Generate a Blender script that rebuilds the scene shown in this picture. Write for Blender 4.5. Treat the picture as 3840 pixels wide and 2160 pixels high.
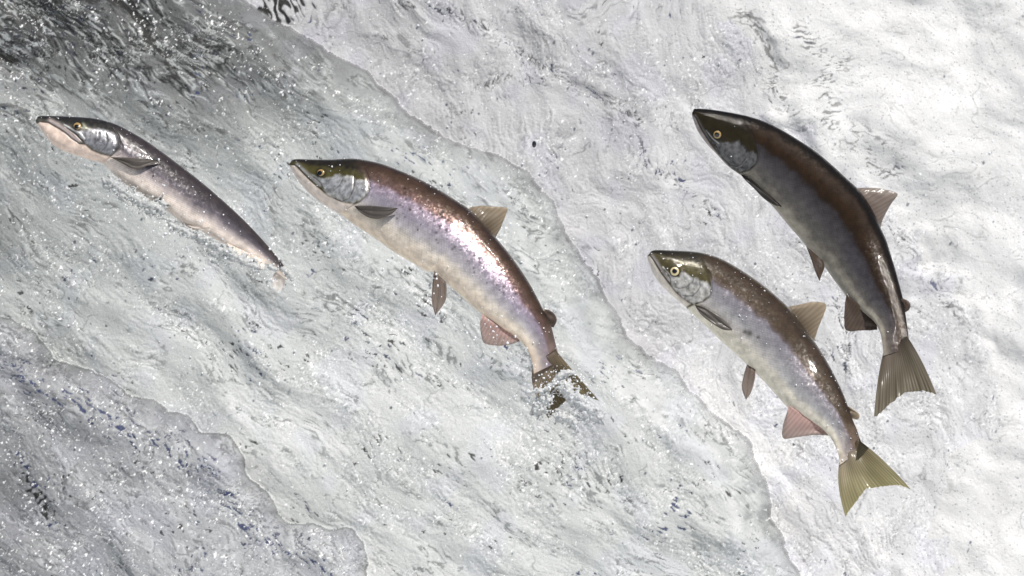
import bpy, math
import numpy as np
from mathutils import Vector

# ------------------------------------------------------------------ clear, camera, world, sun, exposure
for o in list(bpy.data.objects):
    bpy.data.objects.remove(o)
SC = bpy.context.scene
COL = SC.collection
CAM_D = 9.0                       # metres from the camera to the plane of the leaping fish
PPM = 2400.0                      # photograph pixels per metre on that plane

cam_data = bpy.data.cameras.new('camera')
cam_data.lens = 36.0 * CAM_D / (3840 / PPM)
cam_data.sensor_width = 36.0
cam_data.clip_start, cam_data.clip_end = 0.1, 500.0
cam_data.dof.use_dof = True
cam_data.dof.focus_distance = CAM_D
cam_data.dof.aperture_fstop = 14.0
cam = bpy.data.objects.new('camera', cam_data)
cam.location = (0, -CAM_D, 0)
cam.rotation_euler = (math.radians(90), 0, 0)
COL.objects.link(cam)
SC.camera = cam

SUN_EL, SUN_AZ = 56.0, 34.0       # height above the horizon; degrees to the right of the camera's back
S = Vector((math.cos(math.radians(SUN_EL)) * math.sin(math.radians(SUN_AZ)),
            -math.cos(math.radians(SUN_EL)) * math.cos(math.radians(SUN_AZ)),
            math.sin(math.radians(SUN_EL))))
world = bpy.data.worlds.new('World')
SC.world = world
world.use_nodes = True
wn = world.node_tree
sky = wn.nodes.new('ShaderNodeTexSky')
sky.sky_type = 'NISHITA'
sky.sun_disc = False
sky.sun_elevation = math.radians(SUN_EL)
sky.sun_rotation = math.radians(180 - SUN_AZ)
bg = next(n for n in wn.nodes if n.type == 'BACKGROUND')
bg.inputs['Strength'].default_value = 0.06
wn.links.new(sky.outputs['Color'], bg.inputs['Color'])

sun_data = bpy.data.lights.new('sun', 'SUN')
sun_data.energy = 4.2
sun_data.angle = math.radians(0.5)
sun_data.color = (1.0, 0.96, 0.9)
sun = bpy.data.objects.new('sun', sun_data)
sun.rotation_euler = (-S).to_track_quat('-Z', 'Y').to_euler()
sun.location = S * 20
COL.objects.link(sun)

SC.view_settings.view_transform = 'Standard'
SC.view_settings.look = 'None'
SC.view_settings.exposure = 0.0
SC.view_settings.gamma = 1.0
SC.render.engine = 'CYCLES'

SC.cycles.sample_clamp_indirect = 1.5
SC.cycles.use_denoising = True
SC.cycles.max_bounces = 6
SC.cycles.transmission_bounces = 6
SC.cycles.transparent_max_bounces = 8
SC.cycles.caustics_reflective = False
SC.cycles.caustics_refractive = False

# ------------------------------------------------------------------ numpy helpers
def p2w(u, v, y):
    k = (CAM_D + y) / CAM_D / PPM
    return np.stack([(u - 1920.0) * k, np.broadcast_to(y, np.shape(u)), (1080.0 - v) * k], -1)

def sstep(a, b, x):
    t = np.clip((x - a) / (b - a), 0, 1)
    return t * t * (3 - 2 * t)

_R = np.random.RandomState(11)
_ANG = _R.rand(256, 256).astype(np.float32) * 2 * np.pi
_GX, _GY = np.cos(_ANG), np.sin(_ANG)

def noise(x, y, seed=0):
    """gradient noise, about -1..1"""
    x = np.asarray(x, np.float32) + seed * 17.31
    y = np.asarray(y, np.float32) + seed * 5.77
    xi, yi = np.floor(x).astype(np.int32), np.floor(y).astype(np.int32)
    fx, fy = x - xi, y - yi
    x0, y0 = xi & 255, yi & 255
    x1, y1 = (xi + 1) & 255, (yi + 1) & 255
    sx = fx * fx * fx * (fx * (fx * 6 - 15) + 10)
    sy = fy * fy * fy * (fy * (fy * 6 - 15) + 10)
    a = _GX[x0, y0] * fx + _GY[x0, y0] * fy
    b = _GX[x1, y0] * (fx - 1) + _GY[x1, y0] * fy
    c = _GX[x0, y1] * fx + _GY[x0, y1] * (fy - 1)
    d = _GX[x1, y1] * (fx - 1) + _GY[x1, y1] * (fy - 1)
    return 1.5 * ((a * (1 - sx) + b * sx) * (1 - sy) + (c * (1 - sx) + d * sx) * sy)

def fbm(x, y, seed, n=3, gain=0.5):
    s, a = 0, 1.0
    for i in range(n):
        s = s + a * noise(x, y, seed + i)
        x, y, a = x * 2.03, y * 2.03, a * gain
    return s

def resample(poly, n):
    p = np.asarray(poly, float)
    d = np.r_[0, np.cumsum(np.hypot(*np.diff(p, axis=0).T))]
    t = np.linspace(0, d[-1], n)
    return np.stack([np.interp(t, d, p[:, 0]), np.interp(t, d, p[:, 1])], -1)

def smooth_poly(poly, n, per=24):
    """Catmull-Rom through the points, then n points at even spacing"""
    p = np.asarray(poly, float)
    e = np.vstack([2 * p[0] - p[1], p, 2 * p[-1] - p[-2]])
    out = []
    for i in range(1, len(e) - 2):
        a, b, c, d = e[i - 1], e[i], e[i + 1], e[i + 2]
        t = np.linspace(0, 1, per, endpoint=False)[:, None]
        out.append(0.5 * (2 * b + (c - a) * t + (2 * a - 5 * b + 4 * c - d) * t ** 2 + (3 * b - a - 3 * c + d) * t ** 3))
    out.append(p[-1:])
    return resample(np.vstack(out), n)

def line_dist(u, v, poly):
    u, v = np.broadcast_arrays(u, v)
    """distance to a polyline and the fraction along it"""
    p = np.asarray(poly, float)
    seg = np.hypot(*np.diff(p, axis=0).T)
    cum = np.r_[0, np.cumsum(seg)]
    best = np.full(np.shape(u), 1e9); fr = np.zeros(np.shape(u))
    for i in range(len(p) - 1):
        d = p[i + 1] - p[i]
        t = np.clip(((u - p[i, 0]) * d[0] + (v - p[i, 1]) * d[1]) / (d @ d + 1e-9), 0, 1)
        dd = np.hypot(u - p[i, 0] - t * d[0], v - p[i, 1] - t * d[1])
        m = dd < best
        best = np.where(m, dd, best)
        fr = np.where(m, (cum[i] + t * seg[i]) / cum[-1], fr)
    return best, fr

def poly_sd(u, v, poly):
    u, v = np.broadcast_arrays(u, v)
    """signed distance to a closed polygon, positive inside"""
    p = np.asarray(poly, float)
    q = np.roll(p, -1, axis=0)
    ins = np.zeros(np.shape(u), bool)
    for (x0, y0), (x1, y1) in zip(p, q):
        c = ((y0 > v) != (y1 > v)) & (u < (x1 - x0) * (v - y0) / (y1 - y0 + 1e-12) + x0)
        ins ^= c
    d, _ = line_dist(u, v, np.vstack([p, p[:1]]))
    return np.where(ins, d, -d)

def soft_interp(x, pts, w=0.16):
    xs = np.linspace(-0.6, 1.6, 1101)
    px, py = np.array([p[0] for p in pts], float), np.array([p[1] for p in pts], float)
    ys = np.interp(xs, px, py)
    lo, hi = xs < px[0], xs > px[-1]
    ys[lo] = py[0] + (xs[lo] - px[0]) * (py[1] - py[0]) / (px[1] - px[0])
    ys[hi] = py[-1] + (xs[hi] - px[-1]) * (py[-1] - py[-2]) / (px[-1] - px[-2])
    k = np.hanning(int(2 * w / 0.002) | 1); k /= k.sum()
    return np.interp(x, xs, np.convolve(np.pad(ys, len(k) // 2, mode='edge'), k, 'valid'))

def zoomed(pts, k, ox, oy):
    return [(ox + x / k, oy + y / k) for x, y in pts]

# ------------------------------------------------------------------ mesh helpers
def grid_faces(nr, nc, wrap=False):
    i = np.arange(nr - 1)[:, None]
    j = np.arange(nc if wrap else nc - 1)[None, :]
    j2 = (j + 1) % nc
    a = i * nc + j; b = i * nc + j2; c = (i + 1) * nc + j2; d = (i + 1) * nc + j
    return np.stack([a, b, c, d], -1).reshape(-1, 4)

def mesh_obj(name, verts, quads, mat, tris=None, parent=None, attrs=None):
    me = bpy.data.meshes.new(name)
    verts = np.ascontiguousarray(verts, np.float32)
    tris = np.zeros((0, 3), int) if tris is None else np.asarray(tris, int)
    quads = np.zeros((0, 4), int) if quads is None else np.asarray(quads, int)
    me.vertices.add(len(verts))
    me.vertices.foreach_set('co', verts.ravel())
    li = np.r_[quads.ravel(), tris.ravel()].astype(np.int32)
    me.loops.add(len(li))
    me.loops.foreach_set('vertex_index', li)
    st = np.r_[np.arange(len(quads)) * 4, len(quads) * 4 + np.arange(len(tris)) * 3].astype(np.int32)
    me.polygons.add(len(st))
    me.polygons.foreach_set('loop_start', st)
    me.polygons.foreach_set('use_smooth', np.ones(len(st), bool))
    me.update(calc_edges=True)
    for k, a in (attrs or {}).items():
        a = np.asarray(a, np.float32)
        if a.ndim == 2:
            at = me.attributes.new(k, 'FLOAT_COLOR', 'POINT')
            at.data.foreach_set('color', np.ascontiguousarray(np.c_[a, np.ones(len(a), np.float32)]).ravel())
        else:
            at = me.attributes.new(k, 'FLOAT', 'POINT')
            at.data.foreach_set('value', np.ascontiguousarray(a))
    me.materials.append(mat)
    o = bpy.data.objects.new(name, me)
    COL.objects.link(o)
    if parent is not None:
        o.parent = parent
        o.matrix_parent_inverse = parent.matrix_world.inverted()
    return o

def vert_normals(P, wrap):
    """normals of a grid of points (rows x cols x 3)"""
    dr = np.gradient(P, axis=0)
    if wrap:
        dc = (np.roll(P, -1, 1) - np.roll(P, 1, 1)) * 0.5
    else:
        dc = np.gradient(P, axis=1)
    n = np.cross(dr, dc)
    return n / (np.linalg.norm(n, axis=-1, keepdims=True) + 1e-12)

# ------------------------------------------------------------------ materials
def new_mat(name):
    m = bpy.data.materials.new(name)
    m.use_nodes = True
    nt = m.node_tree
    return m, nt, nt.nodes.get('Principled BSDF')

def N(nt, kind, **kw):
    n = nt.nodes.new(kind)
    for k, v in kw.items():
        if k in n.inputs:
            n.inputs[k].default_value = v
        else:
            setattr(n, k, v)
    return n

def attr(nt, name):
    n = nt.nodes.new('ShaderNodeAttribute'); n.attribute_name = name
    return n

def math_n(nt, op, a, b=None, clamp=False):
    n = nt.nodes.new('ShaderNodeMath'); n.operation = op; n.use_clamp = clamp
    for i, x in enumerate((a, b)):
        if x is None: continue
        if isinstance(x, (int, float)): n.inputs[i].default_value = x
        else: nt.links.new(x, n.inputs[i])
    return n.outputs[0]

def mat_water():
    m, nt, b = new_mat('falling_water')
    L = nt.links.new
    col = attr(nt, 'col'); bub = attr(nt, 'bubble')
    geo = N(nt, 'ShaderNodeNewGeometry')
    # pale froth bubbles of two sizes break up the foam colour
    vor = N(nt, 'ShaderNodeTexVoronoi', Scale=230.0); L(geo.outputs['Position'], vor.inputs['Vector'])
    ring = N(nt, 'ShaderNodeValToRGB')
    ring.color_ramp.elements[0].position = 0.12; ring.color_ramp.elements[0].color = (1.0, 1.0, 1.0, 1)
    ring.color_ramp.elements[1].position = 0.3; ring.color_ramp.elements[1].color = (0.45, 0.46, 0.48, 1)
    e = ring.color_ramp.elements.new(0.42); e.color = (1, 1, 1, 1)
    L(vor.outputs['Distance'], ring.inputs['Fac'])
    pick = math_n(nt, 'GREATER_THAN', N(nt, 'ShaderNodeSeparateColor').outputs[0], 0.86)
    sep = pick.node.inputs[0].links[0].from_node
    L(vor.outputs['Color'], sep.inputs[0])
    fac = math_n(nt, 'MULTIPLY', pick, bub.outputs['Fac'])
    mul = N(nt, 'ShaderNodeMix', data_type='RGBA', blend_type='MULTIPLY')
    L(fac, mul.inputs['Factor']); L(col.outputs['Color'], mul.inputs['A']); L(ring.outputs['Color'], mul.inputs['B'])
    L(mul.outputs['Result'], b.inputs['Base Color'])
    b.inputs['Roughness'].default_value = 0.5
    b.inputs['IOR'].default_value = 1.33
    b.inputs['Specular IOR Level'].default_value = 0.3
    b.inputs['Coat Weight'].default_value = 1.0
    b.inputs['Coat IOR'].default_value = 1.33
    b.inputs['Coat Roughness'].default_value = 0.1
    n1 = N(nt, 'ShaderNodeTexNoise', Scale=190.0, Detail=4.0, Roughness=0.62, Distortion=0.8)
    L(geo.outputs['Position'], n1.inputs['Vector'])
    bp = N(nt, 'ShaderNodeBump', Strength=1.0, Distance=0.0042); L(n1.outputs['Fac'], bp.inputs['Height'])
    L(bp.outputs['Normal'], b.inputs['Coat Normal'])
    bp2 = N(nt, 'ShaderNodeBump', Strength=0.45, Distance=0.003); L(n1.outputs['Fac'], bp2.inputs['Height'])
    L(bp2.outputs['Normal'], b.inputs['Normal'])
    return m

def mat_skin():
    m, nt, b = new_mat('salmon_skin')
    L = nt.links.new
    col, sil, sca = attr(nt, 'col'), attr(nt, 'silver'), attr(nt, 'scaly')
    su, sv = attr(nt, 'scale_u'), attr(nt, 'scale_v')
    cmb = N(nt, 'ShaderNodeCombineXYZ')
    # scale lattice: rotate by 45 degrees, one cell per scale
    a1 = math_n(nt, 'ADD', su.outputs['Fac'], sv.outputs['Fac'])
    a2 = math_n(nt, 'SUBTRACT', su.outputs['Fac'], sv.outputs['Fac'])
    L(a1, cmb.inputs[0]); L(a2, cmb.inputs[1])
    vor = N(nt, 'ShaderNodeTexVoronoi', Scale=1.0, Randomness=0.12); vor.voronoi_dimensions = '2D'
    L(cmb.outputs[0], vor.inputs['Vector'])
    # scale edges darken the skin a little
    edge = N(nt, 'ShaderNodeMapRange'); edge.inputs['From Min'].default_value = 0.3; edge.inputs['From Max'].default_value = 0.62
    edge.inputs['To Min'].default_value = 1.06; edge.inputs['To Max'].default_value = 0.76
    L(vor.outputs['Distance'], edge.inputs['Value'])
    one = N(nt, 'ShaderNodeMix', data_type='FLOAT'); one.inputs['A'].default_value = 1.0
    L(sca.outputs['Fac'], one.inputs['Factor']); L(edge.outputs[0], one.inputs['B'])
    ns = N(nt, 'ShaderNodeTexNoise', Scale=90.0, Detail=3.0)
    tc = N(nt, 'ShaderNodeTexCoord'); L(tc.outputs['Object'], ns.inputs['Vector'])
    mott = N(nt, 'ShaderNodeMapRange'); mott.inputs['From Min'].default_value = 0.3; mott.inputs['From Max'].default_value = 0.7
    mott.inputs['To Min'].default_value = 0.78; mott.inputs['To Max'].default_value = 1.2
    L(ns.outputs['Fac'], mott.inputs['Value'])
    f = math_n(nt, 'MULTIPLY', one.outputs['Result'], mott.outputs[0])
    vm = N(nt, 'ShaderNodeVectorMath', operation='SCALE'); L(col.outputs['Color'], vm.inputs[0]); L(f, vm.inputs['Scale'])
    L(vm.outputs[0], b.inputs['Base Color'])
    L(sil.outputs['Fac'], b.inputs['Metallic'])
    b.inputs['Roughness'].default_value = 0.31
    # every scale is tilted its own way
    geo = N(nt, 'ShaderNodeNewGeometry')
    off = N(nt, 'ShaderNodeVectorMath', operation='SUBTRACT'); L(vor.outputs['Color'], off.inputs[0]); off.inputs[1].default_value = (0.5, 0.5, 0.5)
    amt = math_n(nt, 'MULTIPLY', sca.outputs['Fac'], 0.10)
    sc = N(nt, 'ShaderNodeVectorMath', operation='SCALE'); L(off.outputs[0], sc.inputs[0]); L(amt, sc.inputs['Scale'])
    ad = N(nt, 'ShaderNodeVectorMath', operation='ADD'); L(geo.outputs['Normal'], ad.inputs[0]); L(sc.outputs[0], ad.inputs[1])
    n2 = N(nt, 'ShaderNodeTexNoise', Scale=170.0, Detail=3.0); L(tc.outputs['Object'], n2.inputs['Vector'])
    o2 = N(nt, 'ShaderNodeVectorMath', operation='SUBTRACT'); L(n2.outputs['Color'], o2.inputs[0]); o2.inputs[1].default_value = (0.5, 0.5, 0.5)
    s2 = N(nt, 'ShaderNodeVectorMath', operation='SCALE'); L(o2.outputs[0], s2.inputs[0]); s2.inputs['Scale'].default_value = 0.3
    ad2 = N(nt, 'ShaderNodeVectorMath', operation='ADD'); L(ad.outputs[0], ad2.inputs[0]); L(s2.outputs[0], ad2.inputs[1])
    nm = N(nt, 'ShaderNodeVectorMath', operation='NORMALIZE'); L(ad2.outputs[0], nm.inputs[0])
    L(nm.outputs[0], b.inputs['Normal'])
    wet = attr(nt, 'wet'); L(wet.outputs['Fac'], b.inputs['Coat Weight'])
    L(math_n(nt, 'MULTIPLY', wet.outputs['Fac'], 0.3), b.inputs['Specular IOR Level'])
    b.inputs['Coat IOR'].default_value = 1.33
    b.inputs['Coat Roughness'].default_value = 0.045
    cb = N(nt, 'ShaderNodeBump', Strength=0.25, Distance=0.001); L(vor.outputs['Distance'], cb.inputs['Height'])
    L(cb.outputs['Normal'], b.inputs['Coat Normal'])
    return m

def mat_fin(name, c_root, c_tip, trans=0.35):
    m, nt, b = new_mat(name)
    L = nt.links.new
    ray, out = attr(nt, 'ray'), attr(nt, 'reach')
    mx = N(nt, 'ShaderNodeMix', data_type='RGBA')
    mx.inputs['A'].default_value = (*c_root, 1); mx.inputs['B'].default_value = (*c_tip, 1)
    L(out.outputs['Fac'], mx.inputs['Factor'])
    wv = math_n(nt, 'SINE', math_n(nt, 'MULTIPLY', ray.outputs['Fac'], 2 * math.pi))
    mr = N(nt, 'ShaderNodeMapRange'); mr.inputs['From Min'].default_value = -1; mr.inputs['From Max'].default_value = 1
    mr.inputs['To Min'].default_value = 0.87; mr.inputs['To Max'].default_value = 1.07
    L(wv, mr.inputs['Value'])
    vm = N(nt, 'ShaderNodeVectorMath', operation='SCALE'); L(mx.outputs['Result'], vm.inputs[0]); L(mr.outputs[0], vm.inputs['Scale'])
    L(vm.outputs[0], b.inputs['Base Color'])
    b.inputs['Roughness'].default_value = 0.45
    b.inputs['Specular IOR Level'].default_value = 0.25
    b.inputs['Coat Weight'].default_value = 0.3; b.inputs['Coat Roughness'].default_value = 0.16
    tr = N(nt, 'ShaderNodeBsdfTranslucent'); L(vm.outputs[0], tr.inputs['Color'])
    ms = N(nt, 'ShaderNodeMixShader'); ms.inputs[0].default_value = trans
    L(b.outputs[0], ms.inputs[1]); L(tr.outputs[0], ms.inputs[2])
    L(ms.outputs[0], nt.nodes['Material Output'].inputs['Surface'])
    return m

def mat_tail(name, c_top, c_low, c_tip, trans):
    m = mat_fin(name, c_top, c_tip, trans)
    nt = m.node_tree; L = nt.links.new
    mix = next(n for n in nt.nodes if n.type == 'MIX')
    cr = attr(nt, 'cross')
    mr = N(nt, 'ShaderNodeMapRange'); mr.inputs['From Min'].default_value = 0.2; mr.inputs['From Max'].default_value = 0.85
    L(cr.outputs['Fac'], mr.inputs['Value'])
    rt = N(nt, 'ShaderNodeMix', data_type='RGBA'); rt.inputs['A'].default_value = (*c_top, 1); rt.inputs['B'].default_value = (*c_low, 1)
    L(mr.outputs[0], rt.inputs['Factor']); L(rt.outputs['Result'], mix.inputs['A'])
    rch = mix.inputs['Factor'].links[0].from_socket
    L(math_n(nt, 'POWER', rch, 0.6), mix.inputs['Factor'])
    return m

def mat_plain(name, c, rough, coat=0.0, trans=0.0, ior=1.45):
    m, nt, b = new_mat(name)
    b.inputs['Base Color'].default_value = (*c, 1)
    b.inputs['Roughness'].default_value = rough
    b.inputs['Coat Weight'].default_value = coat
    b.inputs['Coat Roughness'].default_value = 0.03
    b.inputs['Transmission Weight'].default_value = trans
    b.inputs['IOR'].default_value = ior
    return m

M_WATER, M_SKIN = mat_water(), mat_skin()
M_PUPIL = mat_plain('eye_pupil', (0.004, 0.004, 0.005), 0.08, 1.0)
M_DARK = mat_plain('drop_painted_dark', (0.015, 0.016, 0.018), 0.05, 1.0)  # refracted darkness of a clear drop, put into its base colour
M_SPRAY = mat_plain('white_spray', (0.9, 0.92, 0.95), 0.12, 1.0)

# ------------------------------------------------------------------ the falling water (structure)
EDGE_MAIN = [(-900, -900), (200, -500), (700, -150), (918, 0), (1060, 95), (1200, 170), (1300, 230), (1380, 285), (1474, 373), (1530, 435),
             (1610, 472), (1673, 520), (1790, 560), (1890, 590), (1983, 650), (2076, 764), (2126, 882), (2190, 985), (2295, 1148),
             (2370, 1290), (2422, 1333), (2528, 1386), (2580, 1465), (2719, 1584), (2811, 1670), (2864, 1795), (2890, 1930),
             (3000, 2160), (3350, 3300), (-3000, 3300), (-3000, -900)]
EDGE_FRONT = [(-3000, 500), (-700, 850), (-200, 1120), (0, 1184), (44, 1195), (124, 1239), (168, 1290), (198, 1356), (278, 1371), (351, 1389),
              (439, 1444), (498, 1488), (578, 1499), (629, 1539), (702, 1561), (761, 1623), (863, 1634), (922, 1707), (940, 1802),
              (1002, 1846), (1039, 1912), (1083, 1971), (1171, 1956), (1236, 1993), (1317, 1978), (1361, 2029), (1378, 2160),
              (1420, 2500), (1600, 3300), (-3000, 3300)]
EDGE_MID = [(2300, -900), (2600, -160), (2690, 20), (2800, 150), (2850, 280), (2960, 420), (3110, 570), (3280, 740), (3409, 900), (3496, 978),
            (3548, 1091), (3635, 1196), (3652, 1283), (3687, 1352), (3704, 1440), (3700, 1640), (3500, 1850), (3560, 2160), (3900, 3300), (-3000, 3300), (-3000, -900)]

def axis(a, d0, d1, b, step, coarse):
    return np.unique(np.r_[np.arange(a, d0, coarse), np.arange(d0, d1, step), np.arange(d1, b, coarse)])

WU = axis(-1700, -60, 3900, 5500, 3.0, 18.0)
WV = axis(-1100, -50, 2210, 3200, 3.0, 18.0)

def sheet_sd(poly, seed, wob=1.0):
    cu, cv = np.arange(-1720, 5540, 14.0), np.arange(-1120, 3240, 14.0)
    sd = poly_sd(cu[None, :], cv[:, None], poly)
    fi, fj = (WV - cv[0]) / 14.0, (WU - cu[0]) / 14.0
    i0, j0 = fi.astype(int), fj.astype(int)
    fi, fj = (fi - i0)[:, None], (fj - j0)[None, :]
    s = (sd[np.ix_(i0, j0)] * (1 - fi) * (1 - fj) + sd[np.ix_(i0 + 1, j0)] * fi * (1 - fj)
         + sd[np.ix_(i0, j0 + 1)] * (1 - fi) * fj + sd[np.ix_(i0 + 1, j0 + 1)] * fi * fj)
    return (s + wob * (13 * noise(U / 85, V / 85, seed) + 5 * noise(U / 30, V / 30, seed + 3) + 1.5 * noise(U / 12, V / 12, seed + 5))).astype(np.float32)

U, V = np.meshgrid(WU.astype(np.float32), WV.astype(np.float32))

def flow(seed, ang, stretch, w=1.0):
    """warped coordinates along and across the flow"""
    wu = U + w * (60 * noise(U / 380, V / 380, seed) + 16 * noise(U / 120, V / 120, seed + 1) + 4 * noise(U / 40, V / 40, seed + 6))
    wv = V + w * (60 * noise(U / 380, V / 380, seed + 2) + 16 * noise(U / 120, V / 120, seed + 3) + 4 * noise(U / 40, V / 40, seed + 7))
    c, s = math.cos(math.radians(ang)), math.sin(math.radians(ang))
    return (wu * c + wv * s) / stretch, -wu * s + wv * c

def ridge(n):
    return 1 - np.abs(n) * 1.6

def surface(seed, ang, stretch, big, mid, small, fine, w=1.0, tongue=0.0):
    a, c = flow(seed, ang, stretch, w)
    h = big * fbm(a / 420, c / 420, seed + 20, 2) + tongue * noise(a * stretch / 1100, c / 190, seed + 22)
    h += mid * fbm(a / 150, c / 150, seed + 24, 2)
    calm = sstep(-0.35, 0.5, fbm(U / 170, V / 170, seed + 28, 2))       # smooth tongues between broken water
    h += small * (0.25 + 0.75 * calm) * (noise(a / 55, c / 45, seed + 30) + 0.6 * ridge(noise(a / 34, c / 30, seed + 31)))
    h += fine * (0.3 + calm) * (noise(a / 17, c / 13, seed + 34) + 0.7 * noise(U / 9, V / 9, seed + 35))
    return h.astype(np.float32), a, c

mm = 0.001
Zw = (1080 - V) / PPM
KN = np.float32((CAM_D + 0.2) / CAM_D)
hF, aF, cF = surface(100, 15, 1.4, 20 * mm, 6 * mm, 0.5 * mm, 0.2 * mm)
hM, aM, cM = surface(200, 55, 1.5, 12 * mm, 5 * mm, 1.2 * mm, 0.55 * mm, 1.8)
hA, aA, cA = surface(300, 38, 2.0, 13 * mm, 5 * mm, 1.4 * mm, 0.6 * mm, 0.8, 11 * mm)
hB, aB, cB = surface(400, 40, 1.6, 12 * mm, 6 * mm, 1.8 * mm, 0.75 * mm, 1.0, 8 * mm)

sdM = sheet_sd(EDGE_MID, 50, 1.6); sdA = sheet_sd(EDGE_MAIN, 60); sdB = sheet_sd(EDGE_FRONT, 70)

def lip(sd, W, R):
    t = 1 - np.clip(sd / W, 0, 1)
    return R * (1 - np.sqrt(np.clip(1 - t * t, 0, 1))) + np.where(sd < 0, -sd * 0.03, 0)

mixM = sstep(-130, 110, sdM + 90 * noise(U / 140, V / 140, 55) + 45 * noise(U / 60, V / 60, 56))     # broken water fades into white foam
hM = hM * mixM + hF * (1 - mixM)
yM = 0.86 + 0.26 * Zw - hM
yA = 0.63 + 0.22 * Zw - hA + lip(sdA, 190, 0.13)
yB = 0.53 + 0.20 * Zw - hB + lip(sdB, 130, 0.08)

Y = np.minimum(yM, np.minimum(yA, yB))
which = np.argmin(np.stack([yM, yA, yB]), 0) + 1
which = np.where((which == 1) & (mixM < 0.5), 0, which)

def set_water():
    global Y
    # ---- how much air the water carries decides its colour: clear and dark, or white
    n_big = fbm(U / 420, V / 420, 500, 3)
    n_mid = fbm(U / 90, V / 90, 510, 3)
    ev = np.exp
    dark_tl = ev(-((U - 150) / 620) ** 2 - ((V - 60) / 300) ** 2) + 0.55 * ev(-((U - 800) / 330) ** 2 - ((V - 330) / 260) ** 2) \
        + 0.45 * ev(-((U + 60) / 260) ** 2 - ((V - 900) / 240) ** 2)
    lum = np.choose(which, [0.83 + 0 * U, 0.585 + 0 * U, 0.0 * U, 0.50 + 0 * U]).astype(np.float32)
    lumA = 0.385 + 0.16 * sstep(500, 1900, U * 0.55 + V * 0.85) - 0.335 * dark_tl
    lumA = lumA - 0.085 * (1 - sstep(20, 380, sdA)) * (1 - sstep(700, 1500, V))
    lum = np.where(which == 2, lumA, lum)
    lumM = 0.50 + 0.06 * sstep(1700, 3000, U) + 0.10 * sstep(1000, 1900, V) * sstep(2000, 2700, U)
    lum = np.where(which <= 1, lumM * mixM + 0.69 * (1 - mixM), lum)
    lum = np.where(which == 3, 0.335 + 0.10 * sstep(300, 1200, U) - 0.14 * ev(-((U - 40) / 170) ** 2 - ((V - 1900) / 300) ** 2), lum)
    a = np.choose(which, [aF, aM, aA, aB]); c = np.choose(which, [cF, cM, cA, cB]); h = np.choose(which, [hF, hM, hA, hB])
    # refraction painted into the colour: the pattern is shifted by the surface slope
    gv, gu = np.gradient(h)
    du = np.gradient(WU)[None, :]; dv = np.gradient(WV)[:, None]
    gu, gv = gu / du * PPM, gv / dv * PPM
    ru, rv = U + 26 * gu, V + 26 * gv
    ra, rc = a + 14 * gu, c + 22 * gv
    calm = sstep(-0.15, 0.4, fbm(a / 190, c / 120, 505, 2))       # 1 where the water is broken
    busy = np.choose(which, [0.2 + 0 * U, 0.12 + 0.8 * calm, 0.22 + 0.95 * calm, 0.5 + 0.75 * calm])
    lum = lum * (1 + 0.10 * n_big + 0.07 * fbm(ra / 100, rc / 70, 510, 3))
    # fine streaks drawn out along the flow, and grain of tiny bubbles
    st = noise(ra / 60, rc / 9, 530) + 0.6 * noise(ra / 30, rc / 5.5, 531)
    stk = np.choose(which, [0.015 + 0 * U, 0.045 + 0 * U, 0.02 + 0.18 * np.clip(dark_tl, 0, 1), 0.04 + 0 * U])
    lum = lum * (1 + stk * 1.6 * st)
    gr = noise(ru / 6.5, rv / 6.5, 527) + 0.8 * noise(ra / 13, rc / 9, 528)
    lum = lum * (1 + 0.24 * busy * gr)
    # sparse looping threads where films meet, refraction painted as light and dark lines
    n1_ = noise(ra / 190, rc / 95, 520); n2_ = noise(ra / 110, rc / 80, 524)
    on1 = sstep(-0.2, 0.35, fbm(U / 260, V / 260, 521, 2)); on2 = sstep(-0.1, 0.4, fbm(U / 190, V / 190, 529, 2))
    on3 = sstep(-0.05, 0.4, fbm(U / 150, V / 150, 532, 2)) * np.where((which == 1) | (which == 3), 1, 0.5)
    n3_ = noise(ru / 75, rv / 75, 538) + 0.4 * noise(ru / 38, rv / 38, 539)
    lum = lum * (1 - 0.34 * (1 - sstep(0.0, 0.045, np.abs(n3_))) * on3) + 0.2 * (1 - sstep(0.0, 0.045, np.abs(n3_ - 0.13))) * on3 * (1 - lum)
    lum = lum + 0.20 * (1 - sstep(0.0, 0.022, np.abs(n1_))) * on1 * (1 - lum)
    lum = lum * (1 - 0.36 * (1 - sstep(0.0, 0.02, np.abs(n1_ - 0.06))) * on1)
    lum = lum * (1 - 0.40 * (1 - sstep(0.0, 0.028, np.abs(n2_ - 0.02))) * on2 * np.where(which == 0, 0.3, 1))
    # clear glassy rims of the sheets: smoother, greyer, with a dark outline
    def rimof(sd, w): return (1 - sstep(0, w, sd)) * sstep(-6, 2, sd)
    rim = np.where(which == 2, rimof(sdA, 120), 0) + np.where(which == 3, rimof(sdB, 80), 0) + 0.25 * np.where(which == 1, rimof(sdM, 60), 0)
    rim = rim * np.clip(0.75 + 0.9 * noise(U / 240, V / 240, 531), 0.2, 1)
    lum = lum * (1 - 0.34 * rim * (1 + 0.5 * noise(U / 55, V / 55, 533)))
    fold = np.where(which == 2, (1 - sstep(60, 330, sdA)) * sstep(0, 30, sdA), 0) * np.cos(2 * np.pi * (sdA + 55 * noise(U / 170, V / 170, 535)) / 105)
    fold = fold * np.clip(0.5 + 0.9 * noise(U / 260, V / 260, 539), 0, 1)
    lum = lum * (1 - 0.17 * fold)  # shading of the folds painted in as darker bands
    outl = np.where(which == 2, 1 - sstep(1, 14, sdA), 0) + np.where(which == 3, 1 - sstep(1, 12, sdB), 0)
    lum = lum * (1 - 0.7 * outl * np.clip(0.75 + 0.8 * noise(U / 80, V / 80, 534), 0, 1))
    # lensing painted into the colour as nested light and dark contour lines
    tlm = np.clip(1.25 * dark_tl, 0, 1) * np.where(which == 2, 1, 0)
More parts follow.
